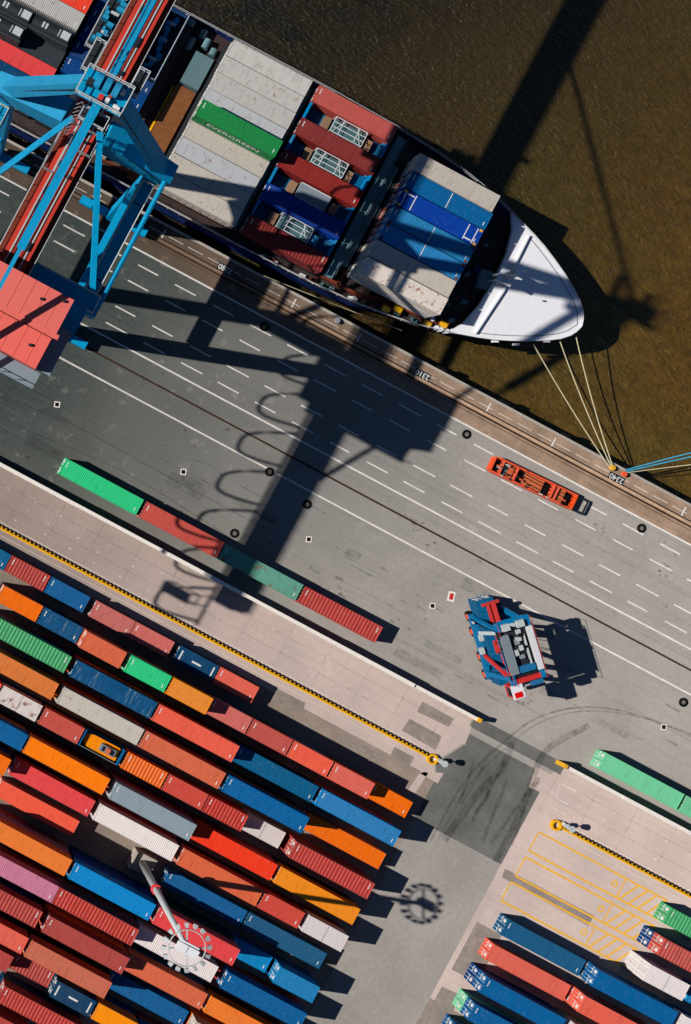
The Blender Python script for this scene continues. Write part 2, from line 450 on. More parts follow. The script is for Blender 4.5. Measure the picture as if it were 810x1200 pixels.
seg((657, 918), (675, 927)); seg((657, 918), (651, 934)); seg((651, 935), (666, 943)); seg((646, 946), (664, 955), .12)
for x in list(range(-40, 480, 31)) + list(range(672, 830, 31)):
    for c, o in ((598, 0), (583, 5), (568, 16)):
        p = P(x + o + random.uniform(-6, 6), c + .5345 * (x + o)); r = random.uniform(.1, .2)
        mb.face([(p.x - r, p.y - r * .6, .011), (p.x + r, p.y - r * .6, .011), (p.x + r, p.y + r * .6, .011), (p.x - r, p.y + r * .6, .011)])
struct(mb.build('pavement_markings', M_LINEP))
# row numbers by the slots, as pale stencils
for px, c, n in ((644, 615, '501'), (630, 651, '502'), (615, 689, '503'), (599, 727, '504'), (579, 764, '505')):
    me = text_mesh(n, 1.1); me.materials.append(M_LINEP)
    p = P(px - 6, c + .5345 * (px - 6)); struct(link('slot_number', me, None, (p.x, p.y, .012), R(90)))

# yellow slots
mb = MB()
def rect_slot(rowc, ua, ub, hatch_u):
    v = vc(rowc); hw = 1.5
    for s in (-1, 1): mb.strip([(ua, v + s * hw), (ub, v + s * hw)], .27, .012)
    mb.strip([(ua, v - hw), (ua, v + hw)], .2, .0125); mb.strip([(hatch_u, v - hw), (hatch_u, v + hw)], .2, .0125)
    for k in range(4):
        a = hatch_u + .5 + k * 1.45; mb.strip([(a, v - hw + .1), (a + 1.5, v + hw - .1)], .28, .0115)
    for uu in (hatch_u - 1.1,):
        mb.ring((uu, v + .1), .28, .5, .009, .013, 14)
ROW0, PITCH = 653.5, 37.95
for i, (xa, xh, xb) in enumerate(((625.6, 728, 777), (610, 712, 762), (593, 692, 742))):
    c = ROW0 + PITCH * i - 2
    rect_slot(c, P(xa, c + .5345 * xa).x, P(xb, c + .5345 * xb).x, P(xh, c + .5345 * xh).x)
struct(mb.build('yellow_road_markings', M_LINEY))
# tyre tracks
mb = MB()
def arc(pts, w=.35):
    pts = [P(*p) for p in pts]; out = []
    for i in range(len(pts) - 1):
        p0, p1, p2, p3 = pts[max(i - 1, 0)], pts[i], pts[i + 1], pts[min(i + 2, len(pts) - 1)]
        for k in range(8):
            t = k / 8
            out.append(.5 * ((2 * p1) + (p2 - p0) * t + (2 * p0 - 5 * p1 + 4 * p2 - p3) * t * t + (3 * p1 - p0 - 3 * p2 + p3) * t ** 3))
    out.append(pts[-1]); mb.strip(out, w, .016)
arc([(505, 985), (545, 915), (590, 870), (628, 842), (680, 829), (740, 836), (830, 868)], .3)
arc([(511, 988), (552, 918), (596, 874), (634, 846), (690, 833), (760, 843), (830, 872)], .2)
arc([(580, 1010), (606, 960), (620, 925), (640, 880), (690, 850)], .9)
arc([(520, 985), (560, 930), (588, 900), (600, 870)], 1.1)
arc([(600, 990), (618, 940), (632, 915)], .4)
arc([(223, 538), (245, 545), (262, 558)], .12); arc([(362, 664), (374, 672)], .5); arc([(392, 676), (402, 680)], .5); arc([(60, 527), (70, 533)], .25); arc([(165, 455), (170, 447)], .15)
arc([(30, 475), (90, 500), (200, 560), (330, 630)], .18); arc([(20, 500), (150, 556), (300, 650)], .14)
for k in range(26):
    x, c = random.uniform(180, 800), random.uniform(392, 520)
    L = random.uniform(8, 26); arc([(x, c + .5345 * x), (x + L * .5, c + .5345 * (x + L * .5) + random.uniform(-1, 1)), (x + L, c + .5345 * (x + L))], random.uniform(.12, .3))
for k in range(46):
    x, y = random.uniform(0, 810), random.uniform(430, 760)
    c = y - .5345 * x
    if not 215 < c < 525: continue
    p = P(x, y); n = random.randint(1, 5)
    for j in range(n):
        q = p + Vector((random.gauss(0, 1.2), random.gauss(0, .6), 0)); r = random.uniform(.08, .38); a0 = random.uniform(0, 6)
        mb.face([(q.x + r * random.uniform(.6, 1.3) * math.cos(a0 + i * .785), q.y + r * random.uniform(.5, 1.0) * math.sin(a0 + i * .785), .0165) for i in range(8)])
for x, y in ((485, 612), (492, 618), (480, 606), (505, 640), (600, 818), (612, 822), (620, 815), (776, 664), (783, 672), (392, 690), (398, 697)):
    for j in range(5):
        q = P(x + random.gauss(0, 5), y + random.gauss(0, 4)); r = random.uniform(.1, .35); a0 = random.uniform(0, 6)
        mb.face([(q.x + r * random.uniform(.7, 1.4) * math.cos(a0 + i * .785), q.y + r * random.uniform(.6, 1.0) * math.sin(a0 + i * .785), .017) for i in range(8)])
for k in range(34):                                      # cracks
    x, c = random.uniform(0, 800), random.uniform(215, 520); q = P(x, c + .5345 * x); d0 = random.choice((0, math.pi / 2, random.uniform(0, 3))); pts = [q]
    for j in range(random.randint(4, 10)):
        d0 += random.gauss(0, .3); q = q + Vector((math.cos(d0), math.sin(d0), 0)) * random.uniform(.3, .9); pts.append(q)
    mb.strip(pts, .06, .0168)
for k in range(6):
    u = uW + 1.5 + random.uniform(0, uRB - uW - 2); w0 = random.uniform(.25, .6); va = vc(566 + random.uniform(0, 40)); vb = vc(630 + random.uniform(0, 66))
    mb.strip([(u + random.uniform(-1, 1), va), (u, (va + vb) / 2), (u + random.uniform(-.8, .8), vb)], w0, .0162 + k * .0001)
struct(mb.build('road_tyre_markings', M_TYRE))
mb = MB()
for k in range(16):
    x, c = random.uniform(20, 790), random.uniform(390, 515); q = P(x, c + .5345 * x); a, b = random.uniform(.8, 4), random.uniform(.4, 1.1)
    mb.face([(q.x - a, q.y - b, .0045), (q.x + a, q.y - b, .0045), (q.x + a, q.y + b, .0045), (q.x - a, q.y + b, .0045)])
struct(mb.build('road_repair_surface', M_STAIN))

# chainage numbers on dark plates (read from the water side)
for n, px in (('2280', (264.4, 315.1)), ('2310', (495.3, 439.1)), ('2340', (722.5, 560.5))):
    p = P(*px)
    pl = MB().box(-1.2, 1.2, -.52, .52, .004, .012).build('number_plate', M_DARK, None, (p.x, p.y, 0), R(180))
    tag(pl, f'dark quay edge plate with white number {n} upside down', 'plate', 'metre numbers along the quay edge')
    me = text_mesh(n, 1.08); me.materials.append(M_MARK); link('number', me, pl, (0, 0, .016))

# manholes
def manhole(px, near):
    p = P(*px)
    o = thing('manhole_cover', f'round black ringed manhole cover {near}', 'manhole cover', (p.x, p.y, 0), 0, 'round manhole covers in the asphalt')
    MB().ring((0, 0), .30, .66, .003, .05, 28).build('rim', M_BLACK, o)
    MB().cyl((0, 0), .30, .003, .03, 20).build('lid', M_RINGC, o)
for px, n in (((310, 383), 'in crane shadow on the front lane line'), ((547, 509), 'behind the solid end of the orange lifting frame'), ((316, 553), 'on the rear solid white line in crane shadow edge'),
              ((360, 591), 'inside the broad crane shadow in mid road'), ((275, 625), 'touching the shadow beside the red road container'), ((752, 619), 'on a lane dash beyond the orange lifting frame tow bar'),
              ((801, 823), 'alone on open asphalt beyond the straddle carrier shadow')): manhole(px, n)
def drain(px, near):
    p = P(*px)
    o = thing('square_drain_cover', f'small square drain cover with pale frame {near}', 'drain cover', (p.x, p.y, 0), R(20), 'square drain covers')
    mb = MB()
    for a in ((-.42, .42, -.42, -.28), (-.42, .42, .28, .42), (-.42, -.28, -.28, .28), (.28, .42, -.28, .28)): mb.box(*a, .003, .03)
    mb.build('frame', M_CONCW, o); MB().box(-.28, .28, -.28, .28, .003, .02).build('grate', M_BLACK, o)
for px, n in (((67, 474), 'below the crane house, on dark asphalt'), ((215, 553), 'beside the looped cable shadows of the crane'), ((362, 632), 'above the green and red road containers'), ((507, 710), 'between ribbed red road container and straddle carrier'), ((778, 852), 'beside the pale green containers, near curved tyre tracks')): drain(px, n)
p = P(529, 699)
o = tag(MB().box(-.5, .5, -.7, .7, .003, .03, 0).box(-.26, .26, -.45, .45, .03, .05, 1).build('hydrant_cover', [M_CONCW, M_RED], None, (p.x, p.y, 0), R(15)), 'white hydrant cover with red centre on the asphalt behind the straddle carrier', 'hydrant cover')

# ------------------------------------------------------------------ boundary walls, yellow guard rails
def wall(u0, u1, label, yellow_at, steps):
    o = thing('boundary_wall', label, 'wall', (u0, vW, 0))
    L = u1 - u0
    MB().box(0, L, -.16, .16, 0, 2.0).build('panel', M_CONC, o)
    mb = MB(); x = 0
    k = 0
    while x < L:
        w = min(steps, L - x); mb.box(x, x + w - .03, -.24 - .05 * (k % 2), .24, 2.0, 2.12 + .12 * (k % 3)); x += w; k += 1
    mb.build('coping', M_CONCW, o)
    a = 0 if yellow_at == 0 else L
    MB().box(a - .25, a + .25, -.3, .3, 0, 2.45).build('end_post', M_YELLOW, o)
wall(-300, uW - .3, 'long white topped concrete wall running behind the four road containers', 1, 13.3)
wall(uRB + .2, 300, 'white topped concrete wall beside the two pale green containers', 0, 9.2)

def guard(u0, u1, end, label):
    v = vc(617.7)
    o = thing('yellow_guard_rail', label, 'guard rail', (u0, v, 0))
    L = u1 - u0
    MB().box(0, L, -.24, .02, 0, .34).build('kerb', M_YELLOW, o)
    def toothed(x0, pitch, wd, y0, y1, z0, z1, name, mat):
        mb = MB(); x = x0; mb.box(0, L, y0 - .06, y0, z0, z0 + .06)
        while x < L:
            b = len(mb.v); mb.hexa([(x, y0, z0), (x + wd, y0, z0), (x + wd, y1, z0), (x, y1, z0), (x, y0, z1), (x + wd, y0, z1), (x + wd * .9, y1, z1), (x + wd * .1, y1, z1)]); x += pitch
        mb.build(name, mat, o)
    toothed(0, .64, .30, .021, .30, .02, .5, 'black_teeth', M_BLACK)
    toothed(.31, .64, .31, .09, .26, .09, .44, 'yellow_teeth', M_YELLOW)
    e = L if end else 0
    c = (e + (.6 if end else -.6), -.1)
    MB().ring(c, .5, .76, 0, .55, 26).build('end_loop', M_YELLOW, o)
guard(-66, P(503, 887).x - .2, True, 'long yellow and black toothed guard rail above the mast yard stacks')
guard(P(653, 965).x + .4, 82, False, 'short yellow and black toothed guard rail above the yellow slots')
for px, lab in (((512, 889.5), 'thin signal post with two round lamps at ring end of the long guard rail'), ((659, 965), 'thin signal post with two round lamps at ring end of the short guard rail')):
    p = P(*px); o = thing('signal_post', lab, 'signal post', (p.x, p.y, 0), 0, 'signal posts at guard rail ends')
    MB().cyl((0, 0), .09, 0, 2.7, 10).build('post', M_LAMP, o)
    MB().box(-.3, .3, -.25, .25, 0, .5).build('base', M_CONCW, o)
    for z, r in ((1.25, .36), (2.55, .46)):
        MB().tube([(0, 0, z - .25), (0, 0, z + .25)], [r * .8, r], 16).build('lamp', M_LAMP, o)

# ------------------------------------------------------------------ containers
HT, WD = 2.59, 2.438
LEN = {20: 6.058, 40: 12.192}
_cache = {}
def corr(x0, x1, pitch, d):
    out = []; n = max(2, int(round((x1 - x0) / pitch))); p = (x1 - x0) / n
    for i in range(n):
        a = x0 + i * p; out += [(a, 0), (a + .3 * p, 0), (a + .5 * p, d), (a + .8 * p, d)]
    out.append((x1, 0)); return out
def cont_meshes(ln, style):
    key = (ln, style)
    if key in _cache: return _cache[key]
    L = LEN[ln] / 2; W = WD / 2; r = {}
    mb = MB()
    pr = corr(-L + .16, L - .16, .278, .036)
    for s in (-1, 1):
        y = s * (W - .045)
        for (a, d1), (b, d2) in zip(pr, pr[1:]):
            q = [(a, y + s * (d1 - .0), .15), (b, y + s * d2, .15), (b, y + s * d2, HT - .11), (a, y + s * d1, HT - .11)]
            mb.face(q if s < 0 else q[::-1])
    pe = corr(-W + .12, W - .12, .25, .04)
    for (a, d1), (b, d2) in zip(pe, pe[1:]):
        mb.face([(L - .06 + d1 - .04, a, .15), (L - .06 + d2 - .04, b, .15), (L - .06 + d2 - .04, b, HT - .11), (L - .06 + d1 - .04, a, HT - .11)])
    for sx in (-1, 1):
        for sy in (-1, 1):
            x, y = sx * (L - .08), sy * (W - .08)
            mb.box(x - .08, x + .08, y - .08, y + .08, .118, HT - .118)
    for sy in (-1, 1):
        y = sy * (W - .03); mb.box(-L + .16, L - .16, y - .028, y + .028, HT - .11, HT - .02); mb.box(-L + .16, L - .16, y - .028, y + .028, .02, .15)
    for sx in (-1, 1):
        x = sx * (L - .05); mb.box(x - .05, x + .05, -W + .16, W - .16, HT - .12, HT - .012); mb.box(x - .05, x + .05, -W + .16, W - .16, .02, .16)
    mb.face([(-L + .1, -W + .06, .06), (-L + .1, W - .06, .06), (L - .1, W - .06, .06), (L - .1, -W + .06, .06)])
    for sx in (-1, 1):
        for sy in (-1, 1):
            x, y = sx * (L - .09), sy * (W - .081)
            for z in (0, HT - .118): mb.box(x - .092, x + .092, y - .083, y + .083, z, z + .118)
    r['body'] = mb.mesh('shipping_container', MC['orange'])
    mb = MB(); zr = HT - .03
    if style in ('smooth', 'seamed'):
        mb.face([(-L + .1, -W + .06, zr), (L - .1, -W + .06, zr), (L - .1, W - .06, zr), (-L + .1, W - .06, zr)])
        if style == 'seamed':
            pr = corr(-L + .1, L - .1, .21, .012); mb.v = []; mb.f = []; mb.mi = []
            for (a, d1), (b, d2) in zip(pr, pr[1:]): mb.face([(a, -W + .06, zr - d1), (b, -W + .06, zr - d2), (b, W - .06, zr - d2), (a, W - .06, zr - d1)])
        else:
            for f in (.34, .68) if ln == 40 else (.5,):
                x = -L + 2 * L * f; mb.box(x - .04, x + .04, -W + .06, W - .06, zr - .02, zr + .012, 2)
    else:
        pitch, d = {'fine': (.26, .022), 'rib': (.5, .06), 'mark': (.26, .022), 'plain': (.21, .014)}[style]
        pr = corr(-L + .1, L - .1, pitch, d)
        for (a, d1), (b, d2) in zip(pr, pr[1:]):
            mb.face([(a, -W + .06, zr - d1), (b, -W + .06, zr - d2), (b, W - .06, zr - d2), (a, W - .06, zr - d1)])
    if style in ('fine', 'rib', 'mark'):           # stencilled code strips at the roof ends
        ks = ((-1, .55), (1, .55)) if style != 'fine' else ((-1, .5),)
        for sx, o in ks:
            x = sx * (L - o)
            if style == 'mark':
                mb.box(x - .1, x + .1, -.75, .75, zr, zr + .012, 1)
            else:
                for y0, y1 in ((.1, .32), (.36, .5), (.56, .86)): mb.box(x - .07, x + .07, y0, y1, zr, zr + .012, 1)
        if style == 'fine': mb.box(L - .6, L - .48, -.8, -.3, zr, zr + .012, 1)
        if style == 'mark': mb.box(-.7, .7, -.13, .13, zr, zr + .012, 1)
    r['roof'] = mb.mesh('roof', [MC['orange'], M_MARK, M_GREYPANEL])
    mb = MB()
    mb.box(-.03, .02, .02, W - .17, .17, HT - .14)
    for k in range(4): mb.box(-.045, -.029, .06, W - .22, .45 + k * .52, .52 + k * .52)
    r['door'] = mb.mesh('door', MC['orange'])
    mb = MB()
    for y in (.28, .78):
        mb.tube([(-.09, y, .14), (-.09, y, HT - .13)], .028, 6); mb.box(-.12, -.045, y - .06, y + .06, .95, 1.05); mb.box(-.13, -.05, y, y + .38, 1.15, 1.2)
    mb.box(-.05, -.032, .5, .95, 1.55, 2.1)
    r['lock'] = mb.mesh('lock_bars', M_MARK)
    _cache[key] = r; return r

def recolour(o, m):
    o.material_slots[0].link = 'OBJECT'; o.material_slots[0].material = m
NCON = [0]
def container(u, v, z, ln, col, label, group, style='fine', doors=True, full=True, rz=0, tilt=0):
    ms = cont_meshes(ln, style); m = MC[col]; NCON[0] += 1
    o = link('shipping_container', ms['body'], None, (u, v, z), rz + R(random.uniform(-.25, .25)))
    tag(o, label, 'shipping container', group); recolour(o, m)
    rf = link('roof', ms['roof'], o); recolour(rf, m)
    if full:
        if doors:
            for k in (0, 1):
                d = link('door', ms['door'], o, (-LEN[ln] / 2 + .06, 0, 0)); recolour(d, m)
                if k: d.scale = (1, -1, 1)
                link('lock_bars', ms['lock'], d)
    return o

ORD = ['first', 'second', 'third', 'fourth', 'fifth', 'sixth', 'seventh', 'eighth', 'ninth', 'tenth', 'eleventh', 'twelfth', 'thirteenth', 'fourteenth', 'fifteenth']
# row: list of (x start, x end, tiers, colour, style, description or None); colours of lower tiers optional
YARD = {
 0: [(-36, 8.5, 1, 'slate blue', 'fine', None), (10, 54.3, 1, 'rust red', 'rib', None), (56, 101.7, 1, 'blue', 'fine', None), (109, 154.5, 1, 'faded red', 'fine', None),
     (155, 200.3, 1, 'faded red', 'fine', None), (207.8, 252.8, 1, 'navy', 'mark', 'dark blue with white roof bars'), (254.5, 299.2, 1, 'vermilion', 'fine', None)],
 1: [(1, 45.6, 2, 'orange', 'plain', None), (48, 93.3, 2, 'scratched blue', 'fine', None), (97.5, 144.7, 3, 'rust orange', 'plain', 'weathered orange'), (149.8, 197, 3, 'bright green', 'fine', None),
     (199.5, 244.9, 3, 'amber', 'plain', None), (246.5, 290.9, 2, 'faded red', 'fine', None), (293.3, 339, 2, 'brick red', 'fine', None), (340.4, 387, 2, 'vermilion', 'fine', None),
     (389.8, 434.5, 2, 'vermilion', 'fine', 'orange red grey ended'), (435.5, 478, 1, 'orange', 'fine', None)],
 2: [(-13, 78.8, 3, 'green', 'rib', None), (87, 179.8, 3, 'scratched blue', 'plain', None), (182.8, 276, 3, 'vermilion', 'fine', None), (277.5, 368.4, 2, 'slate blue', 'fine', None), (373.5, 466, 2, 'bright blue', 'fine', None)],
 3: [(-28, 63.7, 3, 'tan orange', 'plain', None), (71, 165, 3, 'cream white', 'plain', None), (167, 260.2, 3, 'rust orange', 'fine', None), (264.7, 358.3, 3, 'blue', 'fine', None), (358.5, 447, 1, 'orange', 'plain', None)],
 4: [(-48, -2, 2, 'vermilion', 'fine', None), (0.5, 45.1, 2, 'rusty white', 'smooth', 'rust streaked white'), (49.7, 94.5, 2, 'brick red', 'fine', None), None, (146, 192.6, 2, 'orange', 'rib', None),
     (194, 240, 2, 'brick red', 'fine', None), (241.5, 286.4, 2, 'rust red', 'rib', None), (286.8, 329, 1, 'white', 'smooth', 'short white'), (343, 435.3, 2, 'rust red', 'rib', None)],
 5: [(-64, 28, 3, 'blue', 'plain', None), (31.6, 124.4, 3, 'hot orange', 'plain', None), (133.5, 225.1, 3, 'grey', 'fine', None), (229, 321, 2, 'scarlet', 'plain', None), (325.5, 418.2, 2, 'amber', 'plain', None)],
 6: [(-84, 8, 3, 'orange', 'plain', None), (15.5, 107.4, 2, 'crimson', 'fine', None), (114, 205, 2, 'white', 'fine', None), (212.3, 303.7, 2, 'rust orange', 'plain', None), (307.7, 352.6, 2, 'brick red', 'fine', None), (358.5, 404.4, 2, 'white', 'smooth', None)],
 7: [(-2.5, 89.4, 1, 'vermilion', 'plain', None), (195, 285.4, 1, 'blue', 'fine', None), (288.4, 378.3, 1, 'slate blue', 'fine', None)],
 8: [(-13, 80, 3, 'hot orange', 'plain', None, ['mauve', 'rust red']), (85, 178.3, 3, 'bright blue', 'fine', None, ['royal blue', 'deep blue']), (183.7, 277, 3, 'crimson', 'fine', None, ['dark green', 'navy']), (270, 315, 1, 'sky blue', 'fine', None), (326, 369.4, 2, 'sky blue', 'plain', 'scuffed light blue')],
 9: [(-28, 64.2, 3, 'pink', 'fine', None, ['dark red', 'navy']), (66.5, 157.5, 3, 'rust red', 'rib', None), (159.5, 251.8, 2, 'white', 'fine', None), (264, 354.9, 2, 'blue', 'fine', None)],
 10: [(-47, 45, 3, 'rust red', 'rib', None), (54.3, 147, 3, 'rust red', 'fine', None), (147.5, 238.7, 2, 'rust orange', 'fine', None), (243.5, 336, 2, 'hot orange', 'plain', None)],
 11: [(-64, 29, 3, 'vermilion', 'fine', None), (33.9, 126, 3, 'rust orange', 'plain', None), (126.5, 216.8, 1, 'blue', 'fine', None), (226, 317, 2, 'beige', 'smooth', None)],
 12: [(-34, 11.4, 2, 'rust red', 'plain', None), (15, 60, 1, 'rust red', 'rib', None), (62.5, 107.7, 2, 'navy', 'mark', 'dark blue with white roof bars'), (111.8, 157.5, 2, 'amber', 'plain', None), (161, 206, 2, 'blue', 'fine', None)],
 13: [(1, 93, 2, 'rust red', 'rib', None, ['navy'])],
 14: [(-62, 30, 2, 'rust red', 'fine', None)]}
DESC = {'rust red': 'rust red', 'slate blue': 'dull blue'}
LOWC = ['rust red', 'navy', 'brick red', 'blue', 'dark red', 'orange', 'slate blue', 'dark grey', 'rust orange', 'dark green']
def ground_v(i): return vc(ROW0 + PITCH * i)
def place_row(i, items, where, yard):
    v = ground_v(i); todo = []; prev = -1e9
    for it in items:
        if it is None: continue
        xa, xb, tiers, col, style, desc = it[:6]; lows = it[6] if len(it) > 6 else None
        h = tiers * HT; ln = 40 if xb - xa > 60 else 20
        c = 565.8 + (ROW0 + PITCH * i - 565.8) / (1 - h / HC)
        xm = (xa + xb) / 2; u = P(xm, c + .5345 * xm, h).x
        u = max(u, prev + LEN[ln] / 2 + .1); prev = u + LEN[ln] / 2
        size = 'long' if ln == 40 else 'short'
        d = desc or DESC.get(col, col)
        if 'short' in d or 'bars' in d: nm = f'{d} container'
        else: nm = f'{d} {size} container'
        if style == 'rib' and not desc and len(d.split()) == 1: nm = 'ribbed ' + nm
        todo.append((u, h, ln, col, style, nm, d, tiers, lows))
    seen = {}
    for q, (u, h, ln, col, style, nm, d, tiers, lows) in enumerate(todo):
        pv = todo[q - 1][6].split(' with')[0] if q else None; nx = todo[q + 1][6].split(' with')[0] if q + 1 < len(todo) else None
        if pv and nx: pos = f'between {pv} and {nx}'
        elif nx: pos = f'first before the {nx} one'
        elif pv: pos = f'last after the {pv} one'
        else: pos = 'alone'
        pos += f', {ORD[i]} {where}'
        seen[(nm, pos)] = seen.get((nm, pos), 0) + 1
        if seen[(nm, pos)] > 1: pos = pos.replace(',', ' again,')
        container(u, v, h - HT, ln, col, f'{nm}, {pos}', yard, style)
        for t in range(tiers - 1):
            cl = lows[t] if lows and t < len(lows) else random.choice(LOWC)
            lev = 'bottom' if t == tiers - 2 else 'middle'
            container(u + random.uniform(-.04, .04), v + random.uniform(-.05, .05), h - HT * (t + 2), ln, cl,
                      f'{cl} {lev} tier container under the {nm.replace(" container", "").replace(" with white roof bars", "")}, {ORD[i]} {where}', yard + ', lower tiers', 'plain', full=(where[0] == 's'))
for i, items in YARD.items():
    place_row(i, items, 'mast yard row', 'container stacks around the light mast')
RIGHT = {
 0: [(781.7, 828, 1, 'green', 'rib', None)],
 1: [(775, 868, 2, 'brick red', 'rib', None, ['deep blue'])],
 2: [(759.6, 803, 2, 'white', 'smooth', None, ['white']), (808, 900, 1, 'sky blue', 'fine', None)],
 3: [(591, 683, 1, 'slate blue', 'fine', 'blue orange ended'), (699, 790, 2, 'blue', 'plain', None, ['blue']), (798, 890, 2, 'white', 'smooth', None, ['blue'])],
 4: [(573.5, 665.5, 1, 'vermilion', 'plain', None), (682, 774, 2, 'vermilion', 'plain', None, ['vermilion'])],
 5: [(567, 659, 2, 'blue', 'fine', None, ['deep blue']), (668, 760, 2, 'off white', 'smooth', None, ['pale green'])],
 6: [(553, 645, 2, 'blue', 'fine', None, ['pale green'])],
 7: [(537, 629, 2, 'deep blue', 'fine', None, ['blue'])]}
for i, items in RIGHT.items():
    place_row(i, items, 'slot yard row', 'container stacks by the yellow slots')

# open-top with a yellow launch in row four
c4 = ROW0 + PITCH * 4; h4 = 2 * HT
xm = (97.5 + 141.7) / 2; u4 = P(xm, 565.8 + (c4 - 565.8) / (1 - h4 / HC) + .5345 * xm, h4).x; v4 = vc(c4)
container(u4, v4, 0, 20, 'navy', 'navy bottom container under the blue rack with the yellow launch', 'container stacks around the light mast, lower tiers', 'plain', full=False)
o = thing('open_rack_container', 'short blue open rack container holding a yellow launch in the mast yard', 'open container', (u4, v4, HT))
mb = MB()
mb.box(-3.0, 3.0, -1.2, 1.2, 0, .3)
mb.build('floor_frame', MC['blue'], o)
for sx in (-1, 1):
    mb = MB(); mb.box(sx * 2.95 - .08, sx * 2.95 + .08, -1.2, 1.2, .31, 2.55); mb.build('end_wall', MC['blue'], o)
mb = MB(); mb.box(-2.85, 2.85, -1.2, -1.12, .31, 2.3); mb.build('side_wall', M_GREYPANEL, o)
o = thing('yellow_launch', 'yellow decked launch with a small cabin, sitting in the blue open rack', 'boat', (u4, v4, HT + .34))
hullp = [(-2.6, -.2), (-2.35, -.75), (-1.4, -1.0), (2.4, -1.0), (2.6, -.8), (2.6, .8), (2.4, 1.0), (-1.4, 1.0), (-2.35, .75), (-2.6, .2)]
mb = MB(); b0 = [(x * .9, y * .75, 0) for x, y in hullp]; b1 = [(x, y, 1.5) for x, y in hullp]
for i in range(len(hullp)):
    j = (i + 1) % len(hullp); mb.face([b0[i], b0[j], b1[j], b1[i]])
mb.face(b0[::-1]); mb.face(b1)
mb.build('hull', MC['amber'], o)
MB().box(-.2, 2.1, -.5, .5, 1.51, 2.1).build('cabin', M_GREYPANEL, o)
mb = MB(); mb.box(.1, .5, -.35, .35, 2.101, 2.13); mb.box(1.4, 1.9, -.35, .35, 2.101, 2.13); mb.build('window', M_GLASS, o)
MB().box(.65, 1.25, -.35, .35, 2.101, 2.35).build('hatch', MC['rust orange'], o)

# row of four containers on the road, two pale green ones by the right wall
for xa, ya, col, st, lab in ((66, 545, 'bright green', 'fine', 'bright green long container heading the line of four on the road'),
                             (165.5, 594, 'brick red', 'fine', 'orange red long container between the two green ones on the road'),
                             (258, 644, 'teal green', 'rib', 'rust patched teal green long container on the road, half in crane shadow'),
                             (351.5, 694.5, 'rust red', 'rib', 'red ribbed long container ending the line of four on the road')):
    pass
cg = 523.5                                                # centre line of that row on the ground
for x0, x1, col, st, lab in ((75.5, 162, 'bright green', 'fine', 'bright green long container heading the line of four on the road'),
                             (169, 257.5, 'brick red', 'fine', 'orange red long container between two green ones on the asphalt road'),
                             (261.5, 350, 'teal green', 'fine', 'rust patched teal long container on the road, half in crane shadow'),
                             (354, 444, 'rust red', 'rib', 'red ribbed long container ending the line of four on the road')):
    mid = (x0 + x1) / 2
    cimg = (545 + 538.5) / 2 - .5345 * 70
    p = P(mid, .5345 * mid + 507.0, HT)
    container(p.x, p.y, 0, 40, col, lab, 'containers standing on the road', st)
p1 = P(755, 917, HT + .05); d = 12.192 + .55
container(P(752.2, 916, HT).x, P(752.2, 916, HT).y, 0, 40, 'pale green', 'whole pale green long container beside the wall, its shadowed door end free', 'containers standing on the road', 'plain')
container(P(752.2, 916, HT).x + d, P(752.2, 916, HT).y, 0, 40, 'pale green', 'pale green long container cut by the photo edge, touching its twin', 'containers standing on the road', 'plain')

# ------------------------------------------------------------------ light mast
p = P(165, 1008)
o = thing('light_mast', 'tall grey floodlight mast with ring of lamps rising between the container stacks', 'light mast', (p.x, p.y, 0))
MB().box(-1.7, 1.7, -1.3, 1.3, 0, 1.5).box(-1.72, -1.5, -1.3, 1.3, 1.5, 2.3).build('concrete_base', M_CONC, o)
MB().tube([(0, 0, 1.5), (0, 0, 16), (0, 0, 31)], [.55, .42, .3], 16).build('pole', M_LAMP, o, smooth=True)
MB().ring((0, 0), .45, .7, 11.5, 12.0, 14).build('collar', MC['crimson'], o)
mb = MB(); mb.ring((0, 0), 2.1, 2.2, 31.05, 31.2, 32)
for a in (0, 90): mb.obox((0, 0, 31.1), (4.2, .14, .18), R(a + 28))
mb.build('head_ring', M_LAMP, o)
mb = MB(); mb.obox((.72, -.1, 31.4), (1.35, 1.0, .3), 0); mb.obox((-.72, -.1, 31.4), (1.3, 1.0, .3), 0); mb.obox((.1, .62, 31.4), (2.2, .2, .2), 0)
mb.build('service_platform', M_WHITE, o)
for k in range(16):
    a = 2 * math.pi * k / 16 + .1
    l = link('floodlight', None, o, (2.62 * math.cos(a), 2.62 * math.sin(a), 31.15), a) if False else None
    mb = MB(); ca, sa = math.cos(a), math.sin(a)
    def q(r, t, z): return (r * ca - t * sa, r * sa + t * ca, z)
    mb.hexa([q(2.4, -.17, 30.8), q(2.8, -.22, 30.6), q(2.8, .22, 30.6), q(2.4, .17, 30.8), q(2.4, -.17, 31.2), q(2.92, -.26, 31.05), q(2.92, .26, 31.05), q(2.4, .17, 31.2)])
    mb.build('floodlight', M_LAMP, o)

# ------------------------------------------------------------------ orange lifting frame on the road
a, b = P(574.2, 542, .6), P(672.3, 589, .6)
mid = (a + b) / 2; ang = math.atan2(b.y - a.y, b.x - a.x)
o = thing('lifting_frame', 'orange steel container lifting frame lying on the road near the quay', 'lifting frame', (mid.x, mid.y, 0), ang)
Lh = 6.45
mb = MB()
mb.prism([(-Lh, -.95), (-Lh + .6, -1.2), (Lh, -1.15), (Lh, -.95)], .1, 1.15)
mb.prism([(-Lh, .95), (Lh, .95), (Lh, 1.15), (-Lh + .6, 1.2)], .1, 1.15)
mb.build('side_beam', M_ORANGE, o)
for x, w in ((-Lh + .15, .3), (-Lh + 1.55, .16), (-2.75, .22), (.05 + 2.9, .22), (3.55, .2), (Lh - .15, .3)):
    MB().box(x - w / 2, x + w / 2, -.94, .94, .12, 1.2).build('cross_beam', M_ORANGE, o)
